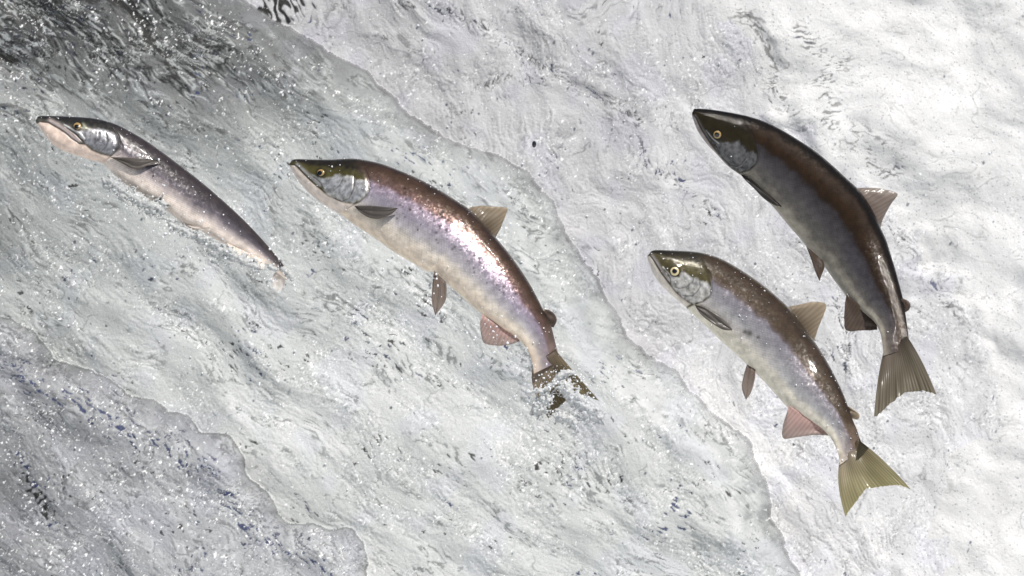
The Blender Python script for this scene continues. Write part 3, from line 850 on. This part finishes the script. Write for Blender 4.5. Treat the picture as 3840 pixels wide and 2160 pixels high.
# ---- fish B: bright salmon in the middle
kB = (2.07, 1040, 540); kB3 = (2.0125, 1500, 940); hB_ = (6.44, 1080, 580)
FB = dict(seed=47, label='lilac-silver salmon with brown back, tail just leaving the splash',
    dorsal=zoomed([(97, 152), (112, 128), (150, 117), (250, 119), (400, 120), (480, 116), (540, 112), (600, 113), (660, 120), (800, 150), (950, 205), (1100, 270), (1250, 350), (1400, 445), (1490, 505), (1590, 605), (1690, 718), (1800, 850), (1900, 990), (1980, 1120), (2060, 1275)], *kB)
        + zoomed([(1120, 510), (1145, 580), (1165, 660), (1190, 765), (1215, 830)], *kB3),
    ventral=zoomed([(98, 165), (118, 210), (180, 305), (260, 392), (360, 468), (480, 540), (600, 628), (750, 728), (900, 835), (1050, 925), (1160, 990)], *kB)
        + zoomed([(250, 160), (350, 245), (450, 333), (540, 415), (640, 500), (760, 580), (890, 665), (960, 750), (998, 850), (1010, 930)], *kB3),
    depth=[(0, 0.03), (0.2, 0.02), (0.8, -0.07), (1, -0.09)], roll=[(0, 18), (0.3, 26), (1, 20)],
    ramp=[(0.0, (0.03, 0.019, 0.013), 0.1), (0.14, (0.075, 0.043, 0.027), 0.2), (0.27, (0.15, 0.09, 0.08), 0.35), (0.35, (0.37, 0.30, 0.365), 0.45), (0.50, (0.355, 0.32, 0.37), 0.4), (0.66, (0.54, 0.50, 0.50), 0.3), (0.78, (0.76, 0.68, 0.58), 0.05), (0.92, (0.86, 0.72, 0.57), 0.0), (1.0, (0.84, 0.72, 0.56), 0.0)],
    tail_col=(0.36, 0.27, 0.24), spots=60,
    head_edge=zoomed([(1690, 60), (1800, 260), (1900, 440), (1955, 600), (1965, 780), (1945, 910), (1880, 1010), (1750, 1135), (1600, 1210), (1400, 1330)], *hB_),
    head_out=zoomed([(1100, 1449), (0, 900), (-200, 300), (0, -100), (1700, -100)], *hB_), opercle=None,
    cheek=zoomed([(540, 470), (830, 590), (1050, 560), (1200, 470), (1350, 520), (1560, 530), (1650, 620), (1850, 620), (1940, 700), (1930, 920), (1720, 1110), (1550, 1180), (1200, 1110), (950, 960), (850, 800), (650, 620)], *hB_),
    jaw=zoomed([(40, 250), (170, 260), (300, 400), (470, 560), (700, 770), (880, 920), (1000, 1010), (1300, 1140), (1600, 1200), (1400, 1449), (0, 1300)], *hB_),
    lines=[(zoomed([(50, 240), (160, 250), (250, 320), (340, 420), (470, 550), (600, 680), (750, 790), (880, 900)], *hB_), 2.6, 0.75, 2.6),
           (zoomed([(560, 500), (680, 590), (790, 680), (880, 850)], *hB_), 2.6, 0.7, 2.0),
           (zoomed([(1590, 520), (1600, 650), (1580, 850), (1480, 1050), (1300, 1130), (1080, 1040)], *hB_), 2.8, 0.75, 2.5),
           (zoomed([(1320, 600), (1230, 760), (1060, 900)], *hB_), 2.4, 0.5, 1.5),
           (zoomed([(1800, 300), (1900, 440), (1955, 600), (1965, 780), (1945, 910), (1880, 1010), (1750, 1135), (1600, 1210), (1400, 1320)], *hB_), 3.0, 0.75, 3.0)],
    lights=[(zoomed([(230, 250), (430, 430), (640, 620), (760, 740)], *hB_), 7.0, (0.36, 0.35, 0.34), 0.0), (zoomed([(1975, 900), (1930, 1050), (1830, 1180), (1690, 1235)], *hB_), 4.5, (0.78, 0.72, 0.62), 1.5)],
    head=dict(top=(0.018, 0.014, 0.009), top2=(0.075, 0.065, 0.018), cheek=(0.48, 0.47, 0.46), cheek_silver=0.55, jaw=(0.76, 0.66, 0.58)),
    eye=(1080 + 800 / 6.44, 580 + 455 / 6.44, 15), iris_mat=M_IRIS_GOLD, pupil=0.68, pdx=-0.2, pdz=-0.2,
    fins=[dict(name='dorsal_fin', rails=[zoomed([(1470, 520), (1590, 640), (1680, 760)], *kB), zoomed([(1500, 489), (1600, 479), (1690, 486), (1782, 502), (1765, 570), (1735, 650), (1698, 718)], *kB)], rays='across', mat=M_FIN_TAN, n=12, dy=0.012),
          dict(name='adipose_fin', rails=[zoomed([(1060, 455), (1090, 510), (1120, 570)], *kB3), zoomed([(1088, 440), (1135, 452), (1172, 488), (1182, 530), (1160, 580)], *kB3)], rays='across', mat=M_FIN_BACK, n=1, rag=0.3),
          dict(name='pectoral_fin', rails=[zoomed([(598, 480), (720, 478), (850, 490), (935, 497)], *kB), zoomed([(600, 484), (650, 535), (720, 574), (800, 578), (880, 548), (935, 500)], *kB)], rays='along',
               on_skin=zoomed([(640, 500)], *kB)[0], dy=-0.006, sink=-0.003, mat=M_FIN_DARK, n=9),
          dict(name='pelvic_fin', rails=[zoomed([(255, 150), (242, 280), (240, 390), (265, 485)], *kB3), zoomed([(350, 240), (352, 310), (340, 385), (268, 488)], *kB3)], rays='along', mat=M_FIN_GREY, n=8, dy=-0.01, dy0=-0.012),
          dict(name='anal_fin', rails=[zoomed([(620, 480), (760, 570), (900, 660)], *kB3), zoomed([(603, 540), (615, 650), (650, 703), (790, 716), (905, 684)], *kB3)], rays='across', mat=M_FIN_PINK, n=13, dy=-0.004),
          dict(name='tail_fin', rails=[zoomed([(1172, 745), (1095, 800), (1012, 855)], *kB3), zoomed([(1300, 900), (1190, 960), (1005, 1030)], *kB3), zoomed([(1500, 1130), (1380, 1090), (1290, 1110), (1210, 1170), (1120, 1270)], *kB3)], rays='across', mat=M_TAIL_B, n=20, dy=0.02, wave=0.004)])

# ---- fish C: dark salmon, top right
kC = (2.4146, 2520, 360); kC5 = (1.8578, 2960, 840); hC_ = (4.83, 2580, 390)
FC = dict(seed=59, label='dark brown salmon, highest over white foam, with glints near its tail',
    dorsal=zoomed([(188, 152), (192, 130), (210, 115), (300, 117), (420, 131), (560, 155), (700, 185), (850, 235), (1000, 310), (1150, 400), (1300, 500), (1450, 625), (1580, 745), (1680, 838), (1770, 955), (1840, 1080), (1890, 1195), (1940, 1305), (1980, 1430)], *kC)
        + zoomed([(737, 310), (770, 430), (793, 525), (808, 615), (820, 700), (832, 795), (845, 860)], *kC5),
    ventral=zoomed([(188, 170), (195, 220), (230, 312), (290, 402), (340, 462), (400, 522), (500, 630), (580, 688), (640, 732), (720, 812), (800, 902), (900, 988), (980, 1082), (1080, 1202), (1160, 1292)], *kC)
        + zoomed([(130, 170), (190, 228), (250, 305), (320, 402), (395, 500), (470, 578), (540, 635), (600, 692), (635, 765), (650, 850), (655, 920)], *kC5),
    depth=[(0, 0.06), (0.3, 0.10), (0.62, 0.11), (0.75, 0.08), (1, -0.02)], roll=[(0, 4), (0.5, -4), (0.8, 8), (1, 14)], wet=0.35,
    ramp=[(0.0, (0.010, 0.008, 0.007), 0.0), (0.09, (0.012, 0.009, 0.007), 0.0), (0.15, (0.040, 0.027, 0.019), 0.05), (0.22, (0.034, 0.022, 0.014), 0.05), (0.28, (0.028, 0.015, 0.007), 0.05), (0.40, (0.022, 0.013, 0.008), 0.05), (0.46, (0.042, 0.037, 0.042), 0.15), (0.62, (0.07, 0.065, 0.07), 0.2), (0.78, (0.13, 0.12, 0.11), 0.1), (0.90, (0.38, 0.35, 0.29), 0.0), (1.0, (0.42, 0.38, 0.32), 0.0)],
    tail_col=(0.10, 0.075, 0.06),
    head_edge=zoomed([(1050, 180), (1150, 480), (1235, 720), (1270, 900), (1265, 1010), (1225, 1110), (1125, 1205), (960, 1260)], *hC_),
    head_out=zoomed([(700, 1449), (0, 900), (-200, 300), (0, -100), (1000, -100)], *hC_), opercle=None,
    cheek=zoomed([(330, 480), (560, 680), (760, 700), (920, 660), (1000, 760), (1060, 860), (1180, 860), (1255, 930), (1240, 1080), (1110, 1190), (960, 1230), (700, 1090), (560, 900), (450, 700)], *hC_),
    jaw=zoomed([(85, 185), (150, 260), (215, 400), (330, 590), (420, 740), (520, 870), (640, 1020), (780, 1160), (700, 1400), (0, 1000)], *hC_),
    lines=[(zoomed([(95, 185), (150, 260), (200, 370), (260, 480), (330, 590), (420, 730), (520, 850)], *hC_), 2.6, 0.8, 2.6),
           (zoomed([(310, 450), (380, 570), (470, 690), (560, 850)], *hC_), 2.8, 0.75, 2.2),
           (zoomed([(980, 720), (1060, 860), (1060, 970), (980, 1080), (900, 1130), (760, 1100), (620, 960)], *hC_), 2.8, 0.65, 2.2),
           (zoomed([(1150, 480), (1235, 720), (1270, 900), (1265, 1010), (1225, 1110), (1125, 1205), (960, 1260)], *hC_), 3.2, 0.8, 3.0)],
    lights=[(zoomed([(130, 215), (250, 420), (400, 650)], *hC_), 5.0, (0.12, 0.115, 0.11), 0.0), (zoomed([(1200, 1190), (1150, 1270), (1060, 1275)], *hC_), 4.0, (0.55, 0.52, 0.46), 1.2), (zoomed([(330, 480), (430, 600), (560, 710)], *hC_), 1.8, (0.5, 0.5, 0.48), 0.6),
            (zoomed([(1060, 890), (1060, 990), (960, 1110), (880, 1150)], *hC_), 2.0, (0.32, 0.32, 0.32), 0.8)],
    head=dict(top=(0.008, 0.007, 0.006), top2=(0.022, 0.017, 0.008), cheek=(0.115, 0.115, 0.12), cheek_silver=0.25, jaw=(0.36, 0.32, 0.30)),
    eye=(2580 + 525 / 4.83, 390 + 552 / 4.83, 16), iris_mat=M_IRIS_GOLD, pupil=0.64, pdx=-0.1, pdz=0.0,
    fins=[dict(name='dorsal_fin', rails=[zoomed([(1650, 850), (1770, 1010), (1865, 1220)], *kC), zoomed([(1685, 832), (1780, 832), (1880, 838), (1980, 860), (2042, 892), (1992, 965), (1940, 1055), (1905, 1130), (1888, 1195)], *kC)], rays='across', mat=M_FIN_GREY, n=12, dy=0.01),
          dict(name='adipose_fin', rails=[zoomed([(775, 520), (785, 565), (795, 610)], *kC5), zoomed([(795, 520), (830, 538), (843, 565), (836, 595), (812, 614)], *kC5)], rays='across', mat=M_FIN_BACK, n=1, rag=0.3),
          dict(name='pectoral_fin', rails=[zoomed([(622, 708), (700, 735), (800, 820), (900, 905), (992, 995)], *kC), zoomed([(625, 715), (670, 770), (740, 835), (830, 925), (920, 985), (990, 1005)], *kC)], rays='along',
               on_skin=zoomed([(660, 735)], *kC)[0], dy=-0.006, sink=-0.003, mat=M_FIN_BLACK, n=9),
          dict(name='pelvic_fin', rails=[zoomed([(115, 150), (150, 240), (180, 330), (210, 396)], *kC5), zoomed([(235, 255), (245, 300), (225, 355), (212, 397)], *kC5)], rays='along', mat=M_FIN_BACK, n=8, dy=-0.01, dy0=-0.012),
          dict(name='anal_fin', rails=[zoomed([(400, 480), (500, 580), (610, 680)], *kC5), zoomed([(388, 545), (382, 680), (402, 742), (500, 742), (612, 738)], *kC5)], rays='across', mat=M_FIN_BACK, n=13, dy=-0.004),
          dict(name='tail_fin', rails=[zoomed([(815, 775), (738, 830), (662, 868)], *kC5), zoomed([(925, 960), (770, 1000), (618, 1080)], *kC5), zoomed([(1024, 1187), (950, 1165), (870, 1165), (800, 1178), (730, 1230), (660, 1290), (588, 1352)], *kC5)], rays='across', mat=M_TAIL_C, n=22, dy=0.0, wave=0.004)])

# ---- fish D: lower right
kD = (2.415, 2380, 880); kD7 = (1.906, 2760, 1240); hD_ = (5.797, 2410, 920)
FD = dict(seed=73, label='salmon with cream belly, brown back, olive tail fully spread, lowest of the leapers',
    dorsal=zoomed([(122, 190), (140, 160), (165, 143), (220, 138), (340, 142), (480, 148), (580, 158), (700, 185), (820, 235), (950, 310), (1080, 395), (1200, 485), (1310, 580), (1395, 660), (1475, 755), (1550, 860), (1630, 968), (1700, 1075), (1770, 1195), (1840, 1332)], *kD)
        + zoomed([(767, 450), (803, 545), (833, 632), (862, 700), (888, 778), (915, 840)], *kD7),
    ventral=zoomed([(120, 197), (130, 252), (170, 352), (230, 442), (300, 512), (370, 575), (440, 635), (520, 715), (620, 805), (740, 922), (860, 1032), (1000, 1162)], *kD)
        + zoomed([(85, 256), (150, 314), (220, 385), (300, 474), (370, 550), (440, 592), (520, 640), (600, 690), (665, 752), (710, 822), (733, 890), (742, 960)], *kD7),
    depth=[(0, 0.0), (0.3, 0.02), (0.6, 0.02), (1, -0.05)], roll=[(0, 20), (0.5, 22), (1, 20)],
    ramp=[(0.0, (0.026, 0.018, 0.012), 0.0), (0.10, (0.05, 0.033, 0.021), 0.05), (0.30, (0.068, 0.046, 0.027), 0.05), (0.36, (0.12, 0.092, 0.08), 0.2), (0.40, (0.245, 0.225, 0.25), 0.4), (0.58, (0.33, 0.315, 0.325), 0.35), (0.72, (0.50, 0.48, 0.47), 0.3), (0.84, (0.74, 0.69, 0.58), 0.03), (1.0, (0.78, 0.73, 0.60), 0.0)],
    tail_col=(0.24, 0.17, 0.13), marks=[(2380 + 1040 / 2.415, 880 + 893 / 2.415, 13), (2380 + 1000 / 2.415, 880 + 880 / 2.415, 8), (2380 + 1120 / 2.415, 880 + 930 / 2.415, 6)],
    head_edge=zoomed([(1250, 60), (1400, 420), (1480, 680), (1500, 850), (1490, 1050), (1440, 1150), (1310, 1240), (1120, 1300)], *hD_),
    head_out=zoomed([(800, 1449), (0, 900), (-200, 300), (0, -100), (1200, -100)], *hD_), opercle=None,
    cheek=zoomed([(450, 500), (600, 640), (800, 700), (860, 540), (1000, 660), (1200, 730), (1260, 780), (1420, 800), (1490, 900), (1470, 1080), (1300, 1220), (1120, 1270), (850, 1130), (700, 960), (620, 840)], *hD_),
    jaw=zoomed([(110, 230), (160, 235), (260, 390), (390, 590), (530, 780), (640, 910), (720, 1020), (850, 1140), (1050, 1270), (800, 1449), (0, 1300)], *hD_),
    lines=[(zoomed([(130, 205), (160, 230), (250, 350), (330, 480), (430, 630), (530, 760), (640, 890)], *hD_), 2.4, 0.85, 2.6),
           (zoomed([(450, 500), (540, 610), (600, 720), (620, 830)], *hD_), 2.6, 0.75, 2.2),
           (zoomed([(1230, 770), (1250, 900), (1180, 1010), (1080, 1100), (950, 1100), (850, 1070)], *hD_), 2.8, 0.6, 2.2),
           (zoomed([(1120, 690), (1080, 800), (950, 900), (800, 940), (680, 890)], *hD_), 2.8, 0.5, 1.8),
           (zoomed([(1400, 480), (1480, 680), (1500, 850), (1490, 1050), (1440, 1150), (1310, 1240), (1140, 1290)], *hD_), 3.0, 0.65, 3.0)],
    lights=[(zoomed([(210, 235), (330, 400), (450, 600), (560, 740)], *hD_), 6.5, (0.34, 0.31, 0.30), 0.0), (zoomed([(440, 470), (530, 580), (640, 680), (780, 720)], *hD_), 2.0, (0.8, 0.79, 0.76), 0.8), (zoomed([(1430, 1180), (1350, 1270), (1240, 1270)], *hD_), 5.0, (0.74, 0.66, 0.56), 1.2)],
    head=dict(top=(0.02, 0.016, 0.010), top2=(0.07, 0.058, 0.02), cheek=(0.44, 0.43, 0.41), cheek_silver=0.3, jaw=(0.70, 0.64, 0.56), socket=0.6),
    eye=(2410 + 690 / 5.797, 920 + 573 / 5.797, 18), iris_mat=M_IRIS_PALE, pupil=0.58, pdx=-0.02, pdz=0.0,
    fins=[dict(name='dorsal_fin', rails=[zoomed([(1370, 670), (1480, 820), (1600, 985)], *kD), zoomed([(1400, 650), (1500, 632), (1610, 607), (1700, 614), (1735, 642), (1712, 725), (1670, 825), (1642, 910), (1626, 962)], *kD)], rays='across', mat=M_FIN_TAN, n=12, dy=0.01),
          dict(name='adipose_fin', rails=[zoomed([(790, 540), (805, 585), (820, 635)], *kD7), zoomed([(808, 542), (850, 570), (882, 600), (872, 634), (836, 632)], *kD7)], rays='across', mat=M_FIN_TAN, n=1, rag=0.3),
          dict(name='pectoral_fin', rails=[zoomed([(543, 634), (640, 660), (740, 720), (830, 790), (884, 855)], *kD), zoomed([(548, 640), (575, 690), (625, 745), (705, 805), (800, 860), (882, 868)], *kD)], rays='along',
               on_skin=zoomed([(590, 670)], *kD)[0], dy=-0.006, sink=-0.003, mat=M_FIN_DARK, n=9),
          dict(name='pelvic_fin', rails=[zoomed([(78, 240), (52, 330), (42, 412), (70, 493)], *kD7), zoomed([(140, 280), (134, 350), (108, 440), (72, 494)], *kD7)], rays='along', mat=M_FIN_GREY, n=8, dy=-0.01, dy0=-0.012),
          dict(name='anal_fin', rails=[zoomed([(378, 535), (520, 620), (660, 725)], *kD7), zoomed([(362, 590), (333, 690), (340, 770), (440, 760), (560, 745), (666, 750)], *kD7)], rays='across', mat=M_FIN_PINK, n=13, dy=-0.004),
          dict(name='tail_fin', rails=[zoomed([(868, 775), (815, 850), (748, 898)], *kD7), zoomed([(1050, 925), (870, 1000), (732, 1090)], *kD7), zoomed([(1247, 1132), (1170, 1108), (1080, 1108), (1000, 1118), (935, 1132), (880, 1190), (830, 1260), (782, 1330)], *kD7)], rays='across', mat=M_TAIL_D, n=22, dy=0.0, wave=0.004)])

for F in (FA, FB, FC, FD):
    make_salmon(F)

WCOL, WBUB = set_water()

# ------------------------------------------------------------------ splashes torn up by the two fish still touching the water
def splash(lines, y0, seed, label):
    us = np.concatenate([np.array(l[0])[:, 0] for l in lines]); vs_ = np.concatenate([np.array(l[0])[:, 1] for l in lines])
    i0, i1 = np.searchsorted(WV, [vs_.min() - 130, vs_.max() + 130]); j0, j1 = np.searchsorted(WU, [us.min() - 130, us.max() + 130])
    u, v = U[i0:i1, j0:j1].astype(float), V[i0:i1, j0:j1].astype(float)
    m = np.full(u.shape, -1.0)
    for poly, w in lines:
        d, _ = line_dist(u, v, poly)
        m = np.maximum(m, 1 - d / w)
    m = m + 0.45 * noise(u / 40, v / 40, seed) + 0.45 * noise(u / 17, v / 17, seed + 1) + 0.4 * noise(u / 8, v / 8, seed + 2)
    inside = m > 0
    th = 0.009 * np.sqrt(np.clip(m, 0, 1.2)) * (1 + 0.25 * noise(u / 30, v / 30, seed + 4))
    h = hA[i0:i1, j0:j1] - hA[i0:i1, j0:j1].mean()
    front = p2w(u, v, y0 - th - 0.4 * h); back = p2w(u, v, y0 + th)
    nb = u.size
    q = grid_faces(*u.shape)
    q = q[inside.ravel()[q].all(1)]
    edges = np.vstack([q[:, [0, 1]], q[:, [1, 2]], q[:, [2, 3]], q[:, [3, 0]]])
    key = np.sort(edges, 1); key = key[:, 0].astype(np.int64) * nb + key[:, 1]
    _, idx, cnt = np.unique(key, return_index=True, return_counts=True)
    e = edges[idx[cnt == 1]]
    allq = np.vstack([q[:, ::-1], q + nb, np.stack([e[:, 0], e[:, 1], e[:, 1] + nb, e[:, 0] + nb], -1)])
    vs = np.vstack([front.reshape(-1, 3), back.reshape(-1, 3)])
    used, inv = np.unique(allq, return_inverse=True)
    c_ = 0.65 * WCOL[i0:i1, j0:j1].reshape(-1, 3) + 0.22; b_ = WBUB[i0:i1, j0:j1].ravel()
    o = mesh_obj('splash', vs[used], inv.reshape(-1, 4), M_WATER, attrs={'col': np.vstack([c_, c_])[used], 'bubble': np.r_[b_, b_][used]})
    o['kind'] = 'stuff'; o['label'] = label; o['category'] = 'splash'
    return o

splash([([(412, 682), (470, 722), (530, 758), (606, 784)], 34), ([(640, 838), (700, 868), (770, 900)], 22), ([(800, 918), (880, 962), (960, 1000)], 24), ([(1010, 1000), (1035, 1012)], 12), ([(1066, 1012), (1092, 1040)], 14)],
       -0.03, 611, 'foaming water splashed along the belly of the half-submerged salmon')
splash([([(1975, 1472), (2040, 1462), (2075, 1440), (2100, 1405), (2150, 1395)], 13), ([(2120, 1450), (2160, 1500), (2230, 1560)], 40), ([(2040, 1500), (2030, 1540)], 38), ([(2110, 1560), (2150, 1590)], 30)],
       -0.105, 621, 'foaming water splashed over the tail of the lilac-silver salmon')

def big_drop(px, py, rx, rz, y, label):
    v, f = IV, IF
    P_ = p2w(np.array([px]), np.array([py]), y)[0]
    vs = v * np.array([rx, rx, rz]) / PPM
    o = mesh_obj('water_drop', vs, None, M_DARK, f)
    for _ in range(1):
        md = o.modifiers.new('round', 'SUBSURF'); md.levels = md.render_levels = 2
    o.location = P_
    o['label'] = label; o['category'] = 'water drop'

# ------------------------------------------------------------------ spray: drops flying and clinging everywhere
def ico():
    t = (1 + 5 ** 0.5) / 2
    v = np.array([(-1, t, 0), (1, t, 0), (-1, -t, 0), (1, -t, 0), (0, -1, t), (0, 1, t), (0, -1, -t), (0, 1, -t), (t, 0, -1), (t, 0, 1), (-t, 0, -1), (-t, 0, 1)], float)
    v /= np.linalg.norm(v[0])
    f = [(0, 11, 5), (0, 5, 1), (0, 1, 7), (0, 7, 10), (0, 10, 11), (1, 5, 9), (5, 11, 4), (11, 10, 2), (10, 7, 6), (7, 1, 8), (3, 9, 4), (3, 4, 2), (3, 2, 6), (3, 6, 8), (3, 8, 9), (4, 9, 5), (2, 4, 11), (6, 2, 10), (8, 6, 7), (9, 8, 1)]
    vs = [tuple(x) for x in v]; cache = {}
    def mid(a, b):
        k = (min(a, b), max(a, b))
        if k not in cache:
            m = np.array(vs[a]) + np.array(vs[b]); m /= np.linalg.norm(m)
            vs.append(tuple(m)); cache[k] = len(vs) - 1
        return cache[k]
    g = []
    for a, b, c in f:
        ab, bc, ca = mid(a, b), mid(b, c), mid(c, a)
        g += [(a, ab, ca), (b, bc, ab), (c, ca, bc), (ab, bc, ca)]
    return np.array(vs), np.array(g)

IV, IF = ico()

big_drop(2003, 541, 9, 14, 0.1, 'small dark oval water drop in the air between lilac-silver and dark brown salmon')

def drops(name, P, R, mat, rs):
    n = len(P)
    st = np.stack([rs.uniform(0.75, 1.3, n), np.ones(n), rs.uniform(0.75, 1.3, n)], -1)
    vs = P[:, None, :] + IV[None] * (R[:, None] * st)[:, None, :]
    fs = IF[None] + (np.arange(n) * len(IV))[:, None, None]
    return mesh_obj(name, vs.reshape(-1, 3), None, mat, fs.reshape(-1, 3))

rs = np.random.RandomState(5)
n = 6500
pu, pv = rs.uniform(-60, 3900, n), rs.uniform(-40, 2200, n)
keep = (1.1 * fbm(pu / 180, pv / 180, 700, 2) + 0.8 * noise(pu / 45, pv / 45, 705) + 0.5 * rs.rand(n)) > 0.42
keep &= rs.rand(n) < np.where(pu > 2500, 0.3, np.where((pu < 1500) & (pv < 800), 0.35, 0.8))
pu, pv = pu[keep], pv[keep]
R = (0.45 + 2.1 * rs.rand(len(pu)) ** 5) * mm * 0.8
yw = water_y(pu, pv) - 0.001 - 0.04 * rs.rand(len(pu)) ** 3
P = p2w(pu, pv, yw)
LP, LR = [P], [R]
m_ = rs.randint(0, len(pu), 70)
LP.append(P[m_] + np.array([0, -0.03, 0]) + 0.01 * rs.randn(70, 3)); LR.append((1.2 + 1.1 * rs.rand(70)) * mm)
for k, cnt in ((0, 70), (1, 110), (2, 5), (3, 130)):
    I = FISH_INFO[k]
    i = rs.randint(10, NR - 6, cnt); j = rs.randint(3, I['U'].shape[1] - 3, cnt)
    Q = I['P'][i, j] + np.array([0, -0.0012, 0])
    LP.append(Q); LR.append((0.5 + 1.0 * rs.rand(cnt) ** 3) * mm * 0.9)
for cu_, cv_, su_, sv_, yy_, cnt in ((2110, 1440, 60, 40, -0.12, 260), (2180, 1500, 80, 60, -0.09, 200), (1990, 1480, 50, 30, -0.11, 90), (1620, 1080, 35, 90, -0.08, 60),
                                (1860, 1270, 60, 50, -0.12, 90), (480, 740, 70, 50, -0.05, 160), (700, 900, 90, 45, -0.04, 130), (920, 985, 90, 30, -0.03, 120), (1060, 1040, 40, 30, -0.02, 120)):
    bu, bv = cu_ + su_ * rs.randn(cnt), cv_ + sv_ * rs.randn(cnt)
    LP.append(p2w(bu, bv, yy_ + 0.02 * rs.randn(cnt))); LR.append((0.45 + 1.8 * rs.rand(cnt) ** 4) * mm * 0.85)
o = drops('spray', np.vstack(LP), np.concatenate(LR), M_SPRAY, rs)
o['kind'] = 'stuff'
